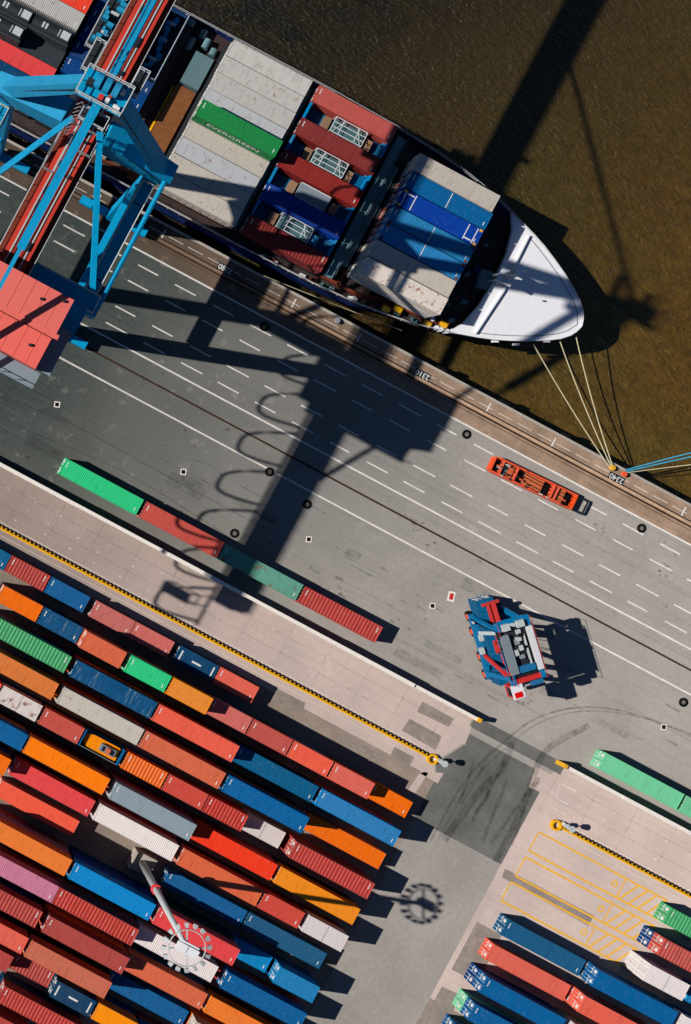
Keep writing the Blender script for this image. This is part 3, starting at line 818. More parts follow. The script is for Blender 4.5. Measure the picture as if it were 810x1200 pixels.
for x0, x1 in ((-3.9, -3.1), (-1.3, 1.5), (3.75, 4.8)):
    MB().box(x0, x1, -.9, .9, .5, .82).build('deck_plate', M_ORPLATE, o)
for x0, x1 in ((-Lh + .35, -5.2), (-2.6, -1.55), (1.65, 2.75), (4.95, Lh - .35)):
    mb = MB(); mb.box(x0, x1, -.9, .9, .1, .2); 
    for k in range(3): mb.tube([(x0 + .2 + k * .25, -.7, .45), (x0 + .2 + k * .25, .7, .5)], .09, 8)
    mb.build('sheave_well', M_BLACK, o)
MB().box(-4.95, -4.0, -.75, .75, .3, .75).build('winch_box', M_TARP, o)
mb = MB()
for s in (-1, 1): mb.box(Lh, Lh + 1.9, s * 1.0 - .09, s * 1.0 + .09, .5, .75)
mb.box(Lh + 1.75, Lh + 1.95, -.9, .9, .5, .75); mb.box(Lh + .02, Lh + .15, -.9, .9, .5, .75)
mb.build('tow_bar', M_DARK, o)
for k in range(22):
    x, y = random.uniform(-6.0, 6.0), random.choice((-1.04, 1.04, random.uniform(-.7, .7))); a = random.uniform(.06, .2)
    MB().box(x - a * 1.5, x + a * 1.5, y - a * .5, y + a * .5, 1.16 if abs(y) > 1 else .83, 1.2 + a).build('fitting', [M_DARK, M_ORANGE, M_LAMP, M_OXIDE][k % 4], o)
mb = MB()
for y in (-.5, .1, .55): mb.tube([(-6.0, y, .9), (-2.0, y + .1, .95), (3, y - .1, .9), (6.2, y, .9)], .05, 6)
mb.build('hose', M_BLACK, o)

# ------------------------------------------------------------------ straddle carrier with its container
ca = R(-45.3)
pc = P(582, 751.6, 3.4)
container(pc.x, pc.y, .8, 40, 'slate blue', 'blue long container hanging inside the straddle carrier', None, 'plain', rz=ca)
bpy.context.view_layer.update()
w1, w2 = P(550, 723, .75), P(569, 790, .75)
wc = (w1 + w2) / 2
nl = Vector((math.cos(ca + math.pi / 2), math.sin(ca + math.pi / 2), 0))
cen = wc + nl * 2.25
o = thing('straddle_carrier', 'tall blue and red straddle carrier driving with a blue container inside', 'straddle carrier', (cen.x, cen.y, 0), ca)
for sy in (-1, 1):
    y = sy * 2.2
    mb = MB(); mb.box(-4.7, 4.7, y - .3, y + .3, 1.05, 1.75); mb.box(-3.2, 1.2, y - .42, y + .42, 1.76, 2.15)
    mb.build('wheel_beam', M_CARBLUE, o)
    for x in (-4.3, -2.1, 1.6, 4.2):
        w = MB().tube([(x, y - .26, .75), (x, y + .26, .75)], .75, 22).build('wheel', M_BLACK, o)
        MB().tube([(x, y + sy * .262, .75), (x, y + sy * .32, .75)], .42, 16).build('rim', M_ORANGE, w)
    for x, xt in ((-4.2, -3.3), (3.9, 3.5)):
        MB().beam((x, y, 1.7), (xt, sy * 2.05, 8.6), .7, .5, .5, .45).build('leg', M_CARBLUE, o)
    mb = MB(); mb.box(-4.4, 4.3, sy * 2.05 - .3, sy * 2.05 + .3, 8.55, 9.1); mb.build('top_beam', M_CARBLUE, o)
    MB().beam((1.2, y, 2.0), (3.3, sy * 2.05, 7.6), .32, .5).build('brace', M_CARRED, o)
    mb = MB(); mb.beam((-2.0, y - sy * .1, 2.16), (-2.9, y - sy * .3, 8.5), .5, .08); mb.build('ladder', M_LAMP, o)
for x in (-4.2, 3.9):
    MB().box(x - .3, x + .3, -1.74, 1.74, 8.55, 9.05).build('cross_beam', M_CARRED if x > 0 else M_CARBLUE, o)
mb = MB(); mb.box(-3.0, 3.3, -1.74, 1.74, 8.75, 8.95); mb.build('engine_deck', M_DARK, o)
mb = MB(); mb.box(-2.7, 2.7, -2.35, -1.25, 9.11, 9.75); mb.build('grey_hood', M_GREYPANEL, o)
mb = MB(); mb.box(-3.0, 3.0, 1.45, 2.2, 9.11, 9.6); mb.build('white_walkway', M_WHITE, o)
for k in range(16):
    x = random.uniform(-2.6, 1.6); y = random.uniform(-1.1, 1.0); s1, s2 = random.uniform(.12, .4), random.uniform(.12, .35)
    MB().box(x - s1, x + s1, y - s2, y + s2, 8.96 + k * .002, 9.2 + random.uniform(0, .5)).build('engine_part', [M_DARK, M_GREYPANEL, M_DARK, M_LAMP, M_BLACK][k % 5], o)
for bx in ((-.9, -.2, -.35, .2, 9.71, 9.8), (-.2, 1.9, .72, .95, 9.2, 9.45), (-2.2, -.6, .75, .95, 9.2, 9.5), (-.4, .4, -1.0, -.5, 9.2, 9.6)): MB().box(*bx).build('exhaust_box', M_LAMP, o)
mb = MB(); mb.box(1.9, 2.8, -1.2, 1.2, 9.0, 9.55); mb.build('fuel_tank', M_CARBLUE, o)
for k in range(14):
    y = random.choice((-1, 1)) * random.uniform(1.9, 2.5); x = random.uniform(-4, 4); a = random.uniform(.1, .3)
    MB().box(x - a * 1.6, x + a * 1.6, y - a, y + a, 2.151 if k % 2 else 9.101, (2.4 if k % 2 else 9.3) + a).build('valve_box', [M_CARRED, M_LAMP, M_DARK, M_CARBLUE][k % 4], o)
for sy in (-1, 1):
    mb = MB(); mb.tube([(-4.2, sy * 2.62, 2.0), (-3.5, sy * 2.5, 5.5), (-3.3, sy * 2.42, 9.2), (3.4, sy * 2.42, 9.3)], .08, 6); mb.build('hose', M_BLACK, o)
    mb = MB(); mb.tube([(-4.3, sy * 2.3, 9.7), (4.2, sy * 2.3, 9.7)], .03, 5)
    for k in range(9): mb.tube([(-4.3 + k * 1.06, sy * 2.3, 9.05), (-4.3 + k * 1.06, sy * 2.3, 9.7)], .025, 5)
    mb.build('handrail', M_CARRED, o)
for y in (-1.2, .8): MB().box(-4.1, -3.2, y - .5, y + .5, 9.15, 9.7).build('cooling_fan_box', M_LAMP, o)
mb = MB(); mb.box(-6.1, 6.1, .25, .62, 3.6, 3.95); mb.box(-6.1, 6.1, -.62, -.25, 3.6, 3.95)
mb.box(-6.15, -5.75, -1.2, 1.2, 3.52, 3.9); mb.box(5.75, 6.15, -1.2, 1.2, 3.52, 3.9); mb.box(-.9, .9, -1.3, 1.3, 3.96, 4.2); mb.box(-6.1, 6.1, -.24, .24, 3.55, 3.7)
mb.build('spreader', M_CARRED, o)
mb = MB()
for x in (-.7, .7):
    for y in (-1.1, 1.1): mb.tube([(x, y, 4.2), (x, y * 1.3, 8.7)], .05, 6)
mb.build('hoist_rope', M_DARK, o)
cp = o.matrix_basis.inverted() @ P(608, 811, 9.2)
mb = MB(); mb.box(cp.x - .85, cp.x + .85, cp.y - .7, cp.y + .7, 6.9, 8.9); cab = mb.build('cabin', M_CARRED, o)
mb = MB(); mb.box(cp.x - .95, cp.x + .95, cp.y - .8, cp.y + .8, 8.901, 9.05); mb.build('cabin_roof', M_WHITE, cab)
mb = MB(); mb.box(cp.x + .05, cp.x + .8, cp.y - .55, cp.y + .5, 9.051, 9.12); mb.build('roof_hatch', M_CARRED, cab)
mb = MB(); mb.box(cp.x + .851, cp.x + .88, cp.y - .6, cp.y + .6, 7.4, 8.6); mb.box(cp.x - .6, cp.x + .6, cp.y - .73, cp.y - .701, 7.4, 8.6); mb.build('window', M_GLASS, cab)
MB().beam((3.9, -2.05, 8.7), (cp.x - .9, cp.y, 8.6), .5, .4).build('cabin_arm', M_CARRED, o)
mb = MB(); mb.tube([(3.2, -1.3, 8.3), (5.0, -.6, 8.0)], .25, 8); mb.box(3.95, 5.1, .4, 2.0, 8.0, 8.6); mb.build('hydraulic_box', M_CARBLUE, o)

# ------------------------------------------------------------------ ship
VC = 37.95
HW = [(15.85, .15), (15.55, 1.1), (15.1, 1.9), (14.1, 2.95), (12.6, 4.0), (10.5, 5.25), (8.2, 6.4), (6, 7.4), (4, 8.15), (1.64, 8.9), (0, 9.45), (-4, 10.6), (-8.8, 11.5), (-13, 12.0), (-20, 12.45), (-31, 12.7), (-150, 12.7)]
ZD, ZF = 1.2, 2.6
ship = thing('container_ship', 'large blue hulled container ship with white bow, moored along the quay', 'ship', (0, 0, -4))
ship.location = (0, VC, -4)
def zs(z): return z + 4                      # ship-local height
def outline(k, du=0): return [(u + du, w * k) for u, w in HW]
def hull_part(levels, name, mat, umin=-1e9):
    mb = MB(); rows = []
    for z, k, du in levels:
        rows.append([(u + du * max(0, min(1, (u + 12) / 28)), w * (k if u > -10 else 1 - (1 - k) * .15), z) for u, w in HW])
    for r0, r1 in zip(rows, rows[1:]):
        for i in range(len(HW) - 1):
            if HW[i + 1][0] < umin: continue
            for s in (1, -1):
                q = [(*r0[i][:1], s * r0[i][1], zs(r0[i][2])), (r0[i + 1][0], s * r0[i + 1][1], zs(r0[i + 1][2])), (r1[i + 1][0], s * r1[i + 1][1], zs(r1[i + 1][2])), (r1[i][0], s * r1[i][1], zs(r1[i][2]))]
                mb.face(q if s < 0 else q[::-1])
        a0, a1 = rows[0][0], None
    for r0, r1 in zip(rows, rows[1:]):
        mb.face([(r0[0][0], -r0[0][1], zs(r0[0][2])), (r0[0][0], r0[0][1], zs(r0[0][2])), (r1[0][0], r1[0][1], zs(r1[0][2])), (r1[0][0], -r1[0][1], zs(r1[0][2]))])
    return mb.build(name, mat, ship)
hull_part([(-7, .55, -3.5), (-4, .66, -2.6), (-2.2, .82, -1.3)], 'hull', M_HULLDK)
hull_part([(-2.2, .82, -1.3), (.2, .96, -.25), (ZD + .9, 1.0, 0)], 'topside', M_HULL)
hull_part([(ZD + .9, 1.0, 0), (ZF + .25, 1.005, .05)], 'bow_rail', M_WHITE, 0)
# main deck
dk = [(u, w * .985) for u, w in HW if u < 3]
mb = MB(); mb.face([(u, -w, zs(ZD)) for u, w in dk][::1] + [(u, w, zs(ZD)) for u, w in dk[::-1]])
mb.build('main_deck', M_DECK, ship)
# white foredeck
fore = [(u, w * .995) for u, w in HW if u >= 0]
aft = [(.0, 9.4), (1.2, 7.4), (2.0, 4.0), (2.25, 0), (2.0, -4.0), (1.2, -7.4), (.0, -9.4)]
M_BOW = paint('bow_white', (228, 228, 232), fade=.2, dirt=.3, rust=.35)
poly = [(u, -w) for u, w in fore][::-1] + [(u, w) for u, w in fore] + aft[1:-1]
mb = MB(); mb.prism(poly, zs(ZD + .8), zs(ZF)); mb.build('foredeck', M_BOW, ship)
mb = MB()
inner = [(u - .55, max(.0, w - .55)) for u, w in HW if u > 2.2]
for s in (-1, 1): mb.strip([(u, s * w) for u, w in inner], .12, zs(ZF) + .02)
mb.build('deck_edge_line', M_GREYPANEL, ship)
mb = MB(); bw = [P(556, 391, ZF), P(589, 341, ZF), P(603, 308, ZF), P(619, 276, ZF)]
bl = [(q.x, q.y - VC) for q in bw]
for a, b in zip(bl, bl[1:]): mb.beam((*a, zs(ZF + .24)), (*b, zs(ZF + .24)), .2, .48)
mb.build('breakwater', M_WHITE, ship)
mb = MB()
for u, s in ((12.7, -1), (9.2, -1), (6.4, -1)):
    w = [x for x in HW if x[0] <= u][0][1]
    MB().obox((u, s * (w + .02), zs(ZF - .25)), (.9, .3, .35), .5).build('fairlead', M_WHITE, ship)
mb = MB()
for u, y in ((5.2, 3.2), (9.5, .6)): MB().cyl((u, y), .12, zs(ZF), zs(ZF + .4), 10).build('mooring_bitt', M_GREYPANEL, ship)
# foremast with platform
f = P(574, 329, 1.5); fx, fy = f.x, f.y - VC
mb = MB()
for dx, dy in ((-.5, -.45), (.5, -.45), (.5, .45), (-.5, .45)): mb.tube([(fx + dx, fy + dy, zs(ZD)), (fx + dx * .5, fy + dy * .5, zs(11))], .1, 6)
for k in range(8):
    z0, z1 = zs(ZD + k * 1.2), zs(ZD + (k + 1) * 1.2); s = 1 if k % 2 else -1
    mb.tube([(fx - .45 * s, fy - .4, z0), (fx + .4 * s, fy - .35, z1)], .06, 5); mb.tube([(fx - .45 * s, fy + .4, z0), (fx + .4 * s, fy + .35, z1)], .06, 5)
mb.box(fx - .25, fx + .25, fy - .3, fy + .3, zs(ZD), zs(10.9))
fm = mb.build('foremast', M_LAMP, ship)
mb = MB(); mb.box(fx - .9, fx + 1.2, fy - 1.0, fy + 1.0, zs(6.2), zs(6.35)); rail_tmp = None; mb.box(fx - .7, fx + .7, fy - .8, fy + .8, zs(10.9), zs(11.05)); mb.tube([(fx, fy, zs(7.3)), (fx, fy, zs(12.6))], .08, 6)
mb.build('mast_platform', M_WHITE, fm)
mb = MB(); mb.obox((fx - .7, fy - .4, zs(ZD + .7)), (2.4, 2.6, 1.3), .2); mb.build('mast_house', M_TEALGREY, ship)
# hatch coamings, covers and lashing bridges
def hatch(u0, u1, v0, v1, top, mat, name='hatch_cover'):
    mb = MB(); mb.box(u0, u1, v0 - VC, v1 - VC, zs(ZD + .002), zs(top)); return mb.build(name, mat, ship)
H1 = 5.0 - HT; H3 = 8.0 - 2 * HT; H2 = 5.0 - HT
hatch(-46.2, -33.3, 27.0, 49.2, H1, M_DARK); hatch(-32.6, -19.7, 27.0, 49.2, H2, M_DARK); hatch(-16.4, -3.8, 29.0, 46.6, H3, M_DARK)
hatch(-64.6, -53.0, 27.5, 49.0, H1, M_DARK); hatch(-78, -65.6, 27.5, 49.0, H1, M_DARK)
hatch(-49.6, -46.6, 26.6, 41.5, 2.0, M_RUSTDECK); hatch(-49.4, -46.6, 41.7, 46.5, 2.8, M_TEALGREY, 'deck_house'); hatch(-52.9, -51.2, 27.4, 49.0, 2.2, M_WALK, 'walkway')
mb = MB(); mb.box(-49.95, -49.7, 27.5 - VC, 41 - VC, zs(1.2), zs(1.7)); mb.build('yellow_edge', M_YELLOW, ship)
for x, y, a in ((-50.6, 47.2, .9), (-48.6, 48.2, .7), (-49.6, 49.2, .6), (-47.2, 47.6, .5), (-51.8, 49.8, .5)):
    MB().tube([(x, y - VC - a, zs(ZD + .8)), (x, y - VC + a, zs(ZD + .8))], .5, 12).build('mooring_winch', M_TEALGREY, ship)
def bridge(u0, u1, v0, v1, top):
    mb = MB(); mb.box(u0, u1, v0 - VC, v1 - VC, zs(top - .25), zs(top))
    v = v0 + .3
    while v < v1:
        for u in (u0 + .1, u1 - .1): mb.box(u - .08, u + .08, v - VC - .08, v - VC + .08, zs(ZD), zs(top - .26))
        v += 2.52
    for u in (u0 + .05, u1 - .05): mb.tube([(u, v0 - VC, zs(top + 1.0)), (u, v1 - VC, zs(top + 1.0))], .035, 5)
    mb.build('lashing_bridge', M_TEALGREY, ship)
bridge(-19.2, -18.0, 27.2, 49.0, 3.4); bridge(-33.15, -32.75, 27.2, 49.2, 2.6)
mb = MB(); mb.box(-17.9, -16.7, 30 - VC, 45.5 - VC, zs(ZD + .01), zs(2.4)); mb.build('hatch_cover', M_TEALGREY, ship)
# side walkways, rails and deck gear
for s in (-1, 1):
    mb = MB(); run = [(u, s * (w - .12)) for u, w in HW if u <= 0][:-1] + [(-100, s * 12.58)]
    for z in (ZD + 1.5, ZD + 2.0): mb.tube([(u, y, zs(z)) for u, y in run], .035, 5)
    for k in range(52):
        u = -.8 - k * 1.9; w = 12.7
        for (ua, wa), (ub, wb) in zip(HW, HW[1:]):
            if ub <= u <= ua: w = wb + (wa - wb) * (u - ub) / (ua - ub)
        mb.tube([(u, s * (w - .12), zs(ZD + .9)), (u, s * (w - .12), zs(ZD + 2.0))], .035, 5)
    mb.build('railing', M_WHITE, ship)
mb = MB(); mb.box(-60, -13, 27.15 - VC, 27.55 - VC, zs(ZD), zs(ZD + .9)); mb.beam((-13, 27.4 - VC, zs(ZD + .45)), (-9.6, 28.6 - VC, zs(ZD + .45)), .4, .9); mb.beam((-9.6, 28.6 - VC, zs(ZD + .45)), (-2, 29.0 - VC, zs(ZD + .45)), .4, .9)
mb.beam((-16.6, 27.3 - VC, zs(ZD + .45)), (-16.6, 29.5 - VC, zs(ZD + .45)), .4, .9)
mb.build('coaming', M_OXIDE, ship)
mb = MB()
for k in range(30):
    u = random.uniform(-31, -1); w = 12.6
    for (ua, wa), (ub, wb) in zip(HW, HW[1:]):
        if ub <= u <= ua: w = wb + (wa - wb) * (u - ub) / (ua - ub)
    s = random.uniform(.2, .5); MB().obox((u, -(w - .6 - random.uniform(0, .3)), zs(ZD + .3)), (s * 2, s, .6), random.uniform(-.3, .3)).build('deck_box', [M_TEALGREY, M_WHITE, M_OXIDE, M_TARP][k % 4], ship)
for px in ((519, 380), (452, 362), (466, 362), (500, 379)):
    q = P(*px, 2.0); x, y = q.x, q.y - VC
    w = MB().tube([(x - .55, y, zs(ZD + .75)), (x + .55, y, zs(ZD + .75))], .45, 14).build('mooring_winch', M_YELLOW, ship)
    mb = MB()
    for dx in (-.62, .62): mb.obox((x + dx, y, zs(ZD + .55)), (.12, 1.1, 1.1))
    mb.obox((x, y + .55, zs(ZD + .25)), (1.5, .5, .5)); mb.build('winch_frame', M_OXIDE, w)
mb = MB()
for px in ((507, 374), (517, 386), (524, 388), (512, 384), (530, 388)):
    q = P(*px, 2.2); MB().cyl((q.x, q.y - VC), .32, zs(ZD), zs(ZD + 1.1), 12).build('ventilator', M_WHITE, ship)
mb = MB()
for k in range(26):
    u, y = random.uniform(-3.2, 1.2), random.uniform(-8.5, 8.0); s = random.uniform(.15, .5)
    MB().obox((u, y, zs(ZD + s * .8)), (s * 1.6, s * 1.2, s * 1.6), random.uniform(0, 1.5)).build('deck_fitting', [M_TEALGREY, M_DARK, M_HULL, M_TARP][k % 4], ship)
for y in (-6.5, -3, 3.2, 6): MB().tube([(-2.6, y - .7, zs(ZD + .8)), (-2.6, y + .7, zs(ZD + .8))], .45, 12).build('windlass', M_TEALGREY, ship)

# ship containers
G1 = 'containers stacked on the ship'
def bay(u, v, z, col, lab, style='smooth', ln=40, full=True): return container(u, v, z, ln, col, lab, G1, style, full=full)
u1 = -39.6; v0 = 48.3; PB = 2.52
names = ['outermost by the water', 'second from the water', 'third from the water', 'just waterward of the green one', None, 'just quayward of the green one', 'third from the quay side', 'second from the quay side, crossed by shadow', 'outermost by the quay']
for i in range(9):
    v = v0 - PB * i
    if i == 4:
        bay(u1, v, H1, 'off white', 'off white container hidden beneath the green lettered one', full=False)
        g = bay(u1, v, H1 + HT, 'kelly green', 'green container lettered EVERGREEN standing proud among white ones on deck', 'fine')
        me = text_mesh('EVERGREEN', 1.45); me.materials.append(M_MARK)
        t = link('lettering', me, g, (0, -WD / 2 - .012, 1.35)); t.rotation_euler = (R(90), 0, 0); t.scale = (1.05, 1, 1)
    else:
        bay(u1 + random.uniform(-.1, .1), v, H1, ['off white', 'off white', 'off white', 'dull white', None, 'cream white', 'dull white', 'cream white', 'cream white'][i], f'dirty white long container on deck, {names[i]}', ['seamed', 'seamed', 'seamed', 'seamed', '', 'plain', 'seamed', 'plain', 'seamed'][i])
mb = MB()                                           # lashing rods and rail seen along the quay side of that bay
for k in range(34):
    u = -45.8 + k * .36; mb.tube([(u, 27.0 - VC - .08, zs(ZD + .3)), (u + .02, 27.0 - VC + .02, zs(H1 + 2.0))], .045, 5)
mb.build('cell_grille', M_OXIDE, ship)
u2 = -26.2
reds = {0: ('brick red', 'orange red long container on deck, outermost by the water, beside flat racks'), 2: ('dark red', 'dark red long container on deck, second row of reds from the water'),
        4: ('dark red', 'dark red long container on deck between two racks, third red from water'), 6: ('royal blue', 'royal blue long container on deck between two flat racks'), 8: ('dark red', 'dark red ribbed long container on deck, outermost by the quay')}
for i in range(9):
    v = v0 - PB * i
    if i in reds:
        bay(u2, v, H2, reds[i][0], reds[i][1], 'rib' if i == 8 else 'fine')
    else:
        k = i // 2
        lab = ['blue flat rack carrying a framed crate beside the orange red container', 'blue flat rack carrying a framed crate, between two dark red containers', 'blue flat rack carrying a solid grey topped crate', 'blue flat rack carrying a framed crate beside the ribbed dark red container'][k]
        r = tag(link('flat_rack', None, None, (u2, v, H2)), lab, 'flat rack', 'flat racks on the ship')
        mb = MB(); mb.box(-6.05, 6.05, -1.15, 1.15, 0, .55); mb.build('platform', MC['slate blue'], r)
        for sx in (-1, 1):
            mb = MB(); mb.box(sx * 5.95 - .12, sx * 5.95 + .12, -1.18, 1.18, .56, 2.5); mb.box(sx * 5.6 - .18, sx * 5.6 + .18, -1.15, -.9, .56, 1.6); mb.box(sx * 5.6 - .18, sx * 5.6 + .18, .9, 1.15, .56, 1.6)
            mb.build('end_wall', MC['sky blue'], r)
        lab2 = lab.replace('blue flat rack carrying a', 'the').replace(' crate', ' crate on its flat rack') 
        cr = thing('machine_crate', lab2, 'crate', (u2, v, H2 + .551), 0, 'crates on the flat racks')
        x0 = -1.9 - (k % 2) * .3
        mb = MB(); mb.box(x0, x0 + 4.6, -1.0, 1.0, 0, 1.35); mb.build('cargo', M_TARP if k != 2 else M_GREYPANEL, cr)
        mb = MB()
        if k != 2:
            for y in (-1.05, -.35, .35, 1.05): mb.beam((x0 - .1, y, 1.9), (x0 + 4.7, y, 1.9), .09, .09)
            for x in (x0 - .1, x0 + 1.1, x0 + 3.5, x0 + 4.7): mb.beam((x, -1.09, 1.97), (x, 1.09, 1.97), .09, .05)
            mb.beam((x0 + .2, -1.0, 2.0), (x0 + 1.4, 1.0, 2.0), .07, .04); mb.beam((x0 + 3.2, 1.0, 2.0), (x0 + 4.4, -1.0, 2.0), .07, .04)
            for x in (x0 - .1, x0 + 4.7):
                for y in (-1.05, 1.05): mb.box(x - .05, x + .05, y - .05, y + .05, 0, 1.85)
        else:
            for y in (-1.05, 1.05): mb.box(x0, x0 + 4.6, y - .04, y + .04, 0, 1.5)
        mb.build('crate_frame', M_WHITE, cr)
        mb = MB(); mb.box(x0 - 1.35, x0 - .3, -.85, .85, 0, .9); mb.build('plywood_box', M_WOOD, cr)
        mb = MB(); mb.box(x0 + 5.1, x0 + 6.2, -.75, .75, 0, .7); mb.build('plywood_box', M_WOOD if k != 3 else MC['sky blue'], cr)
u3 = -10.05; P3 = 2.6; v3 = 45.4
c3 = [('cream white', 'white long container on the forward bay, outermost towards the water', 'plain'), ('blue', 'blue long container beside the waterside white one, forward bay', 'fine'), ('royal blue', 'royal blue long container with white cross lines, forward bay', 'fine'),
      ('sky blue', 'light blue streaked long container, forward bay', 'fine'), ('bright blue', 'bright blue long container beside the inner white one, forward bay', 'fine'), ('cream white', 'clean white long container beside the bright blue one, forward bay', 'seamed'), ('stained white', 'rust stained white long container overhanging the quay side deck gear', 'seamed')]
for i, (col, lab, st) in enumerate(c3):
    v = v3 - P3 * i
    o = bay(u3 + (-.35 if i in (0,) else 0) + random.uniform(-.08, .08), v, H3 + HT, col, lab, st)
    bay(u3, v, H3, ['beige', 'dark red', 'dark red', 'rust red', 'brick red', 'beige', 'off white'][i], f'{["beige", "dark red", "maroon", "rust red", "brick red", "grey beige", "pale"][i]} lower container on forward bay, under the {ORD[i]} from water', 'fine')
    if i in (1, 3, 4):
        MB().box(-.05, .05, -1.1, 1.1, HT - .03, HT + .01).build('roof_strap', M_MARK, o)
    if i == 2:
        for x in (-5.5, -4.1, 4.0, 5.3): MB().box(x - .06, x + .06, -1.1, 1.1, HT - .028, HT + .012).build('roof_line', M_MARK, o)
        for x in (-4.8, 4.6): MB().box(x - .5, x + .5, .72 if x < 0 else -.9, .9 if x < 0 else -.72, HT - .028, HT + .012).build('roof_stencil', M_MARK, o)
    if i in (2, 3, 4):
        mb = MB()
        for sx in (-1, 1):
            for sy in (-1, 1): mb.box(sx * 5.75 - .22, sx * 5.75 + .22, sy * 1.02 - .16, sy * 1.02 + .16, HT - .02, HT + .03)
        mb.build('corner_plate', M_YELLOW if i == 2 else M_OXIDE, o)
# bays under and left of the crane
for i in range(6):
    bay(-58.6, v0 - PB * i, H1, 'deep blue', f'navy long container in crane shadow on the ship, {ORD[i]} from the water', 'fine')
bay(-71.3, v0 - PB * 2, H1 + HT, 'scarlet', 'bright red long container at the photo corner on the ship', 'fine')
bay(-71.3, v0 - PB * 3, H1 + HT, 'off white', 'grey white long container beside the bright red one on the ship', 'fine')
for i in (0, 1, 2, 3, 4, 5, 6, 7): bay(-71.3, v0 - PB * i, H1, ['dark grey', 'navy', 'dark grey', 'dark grey', 'dark grey', 'dark grey', 'crimson', 'navy'][i], f'{["dark grey", "navy", "dark grey", "dark grey", "dark grey", "dark grey", "crimson", "navy"][i]} container at the photo edge on the ship, {ORD[i]} from water', 'plain')
for k, (uu, vv) in enumerate(((-68.3, v0 - PB * 4), (-74.3, v0 - PB * 4), (-74.3, v0 - PB * 5))):
    o = thing('tank_unit', ['dark tank unit with white control panels beside the grey white container', 'dark tank unit with white panels cut by the photo edge, waterward one', 'dark tank unit with white panels cut by the photo edge, quayward one'][k], 'tank unit', (uu, vv, H1 + HT), 0, 'dark tank units on the ship')
    mb = MB(); mb.box(-2.95, 2.95, -1.15, 1.15, 0, 1.9); mb.build('frame', MC['dark grey'], o)
    mb = MB(); mb.tube([(-2.8, 0, 1.5), (2.8, 0, 1.5)], .98, 18); mb.build('tank', M_DARK, o)
    for bx in ((1.5, 2.7, -.6, .5, 2.49, 2.55), (-1.4, -1.1, -.5, .3, 2.49, 2.54), (-.9, -.6, -.5, .3, 2.49, 2.54), (1.1, 1.25, -.6, .4, 2.49, 2.54)): MB().box(*bx).build('panel', M_LAMP, o)
bay(-56.5, v0 - PB * 8 + .3, ZD + .01, 'beige', 'worn white short container in the crane shadow near the quay side', 'smooth', 20)
bay(-70.5, v0 - PB * 8 + .6, ZD + .01, 'off white', 'white slatted short container at the photo edge under the crane', 'rib', 20)

# ------------------------------------------------------------------ mooring lines, bollards
def rope(a, b, sag, r, label, mat, group):
    a, b = Vector(a), Vector(b); pts = []
    for k in range(17):
        t = k / 16; p = a.lerp(b, t); p.z -= sag * 4 * t * (1 - t); pts.append(p)
    return tag(MB().tube(pts, r, 6).build('mooring_line', mat), label, 'mooring line', group)
GB = 'mooring lines between bow and quay'
for k, (px, qx, lab) in enumerate((((625, 403), (714, 547), 'cream mooring line to the yellow bollard, the longest from the bow'), ((656, 399), (717, 548), 'cream mooring line to the yellow bollard, middle one of three'), ((675, 394), (719, 549), 'cream mooring line to the yellow bollard from the bow tip'))):
    a = P(*px, 1.9); b = P(*qx, .5); rope(a, b, .5, .075, lab, M_ROPE, GB)
for k, (px, qx, m, lab) in enumerate((((733, 551), (850, 521), M_ROPEB, 'blue mooring line over the water, outer one of the pair'), ((733, 553), (850, 527), M_ROPEB, 'blue mooring line over the water, inner one of the pair'), ((735, 554), (850, 540), M_ROPE, 'thin cream mooring line below the blue pair'))):
    rope(P(*px, .5), P(*qx, 4.0), .5, .1 if k < 2 else .06, lab, m, 'mooring lines leading away from the bow')
rope(P(309, 323, 1.6), P(405, 352, .4) + Vector((9, 0, 0)), .3, .05, 'thin pale spring line stretched between hull and quay', M_ROPE, None)
for k, (px, lab) in enumerate((((716, 548), 'yellow quay bollard holding the cream mooring lines'), ((731, 553), 'orange quay bollard holding the blue mooring lines'), ((190, 262), 'dark quay bollard beside the crane wheels'), ((411, 345), 'pale quay bollard below the spring line'))):
    p = P(*px, 0); p.y = QE - .8
    o = thing('bollard', lab, 'bollard', (p.x, p.y, 0), 0, 'bollards along the quay edge')
    m = [M_YELLOW, M_ORANGE, M_DARK, M_GREYPANEL][k]
    MB().cyl((0, 0), .26, 0, .42, 14).build('post', m, o); MB().tube([(0, 0, .42), (0, 0, .5), (0, 0, .66)], [.3, .42, .34], 14).build('cap', m, o)

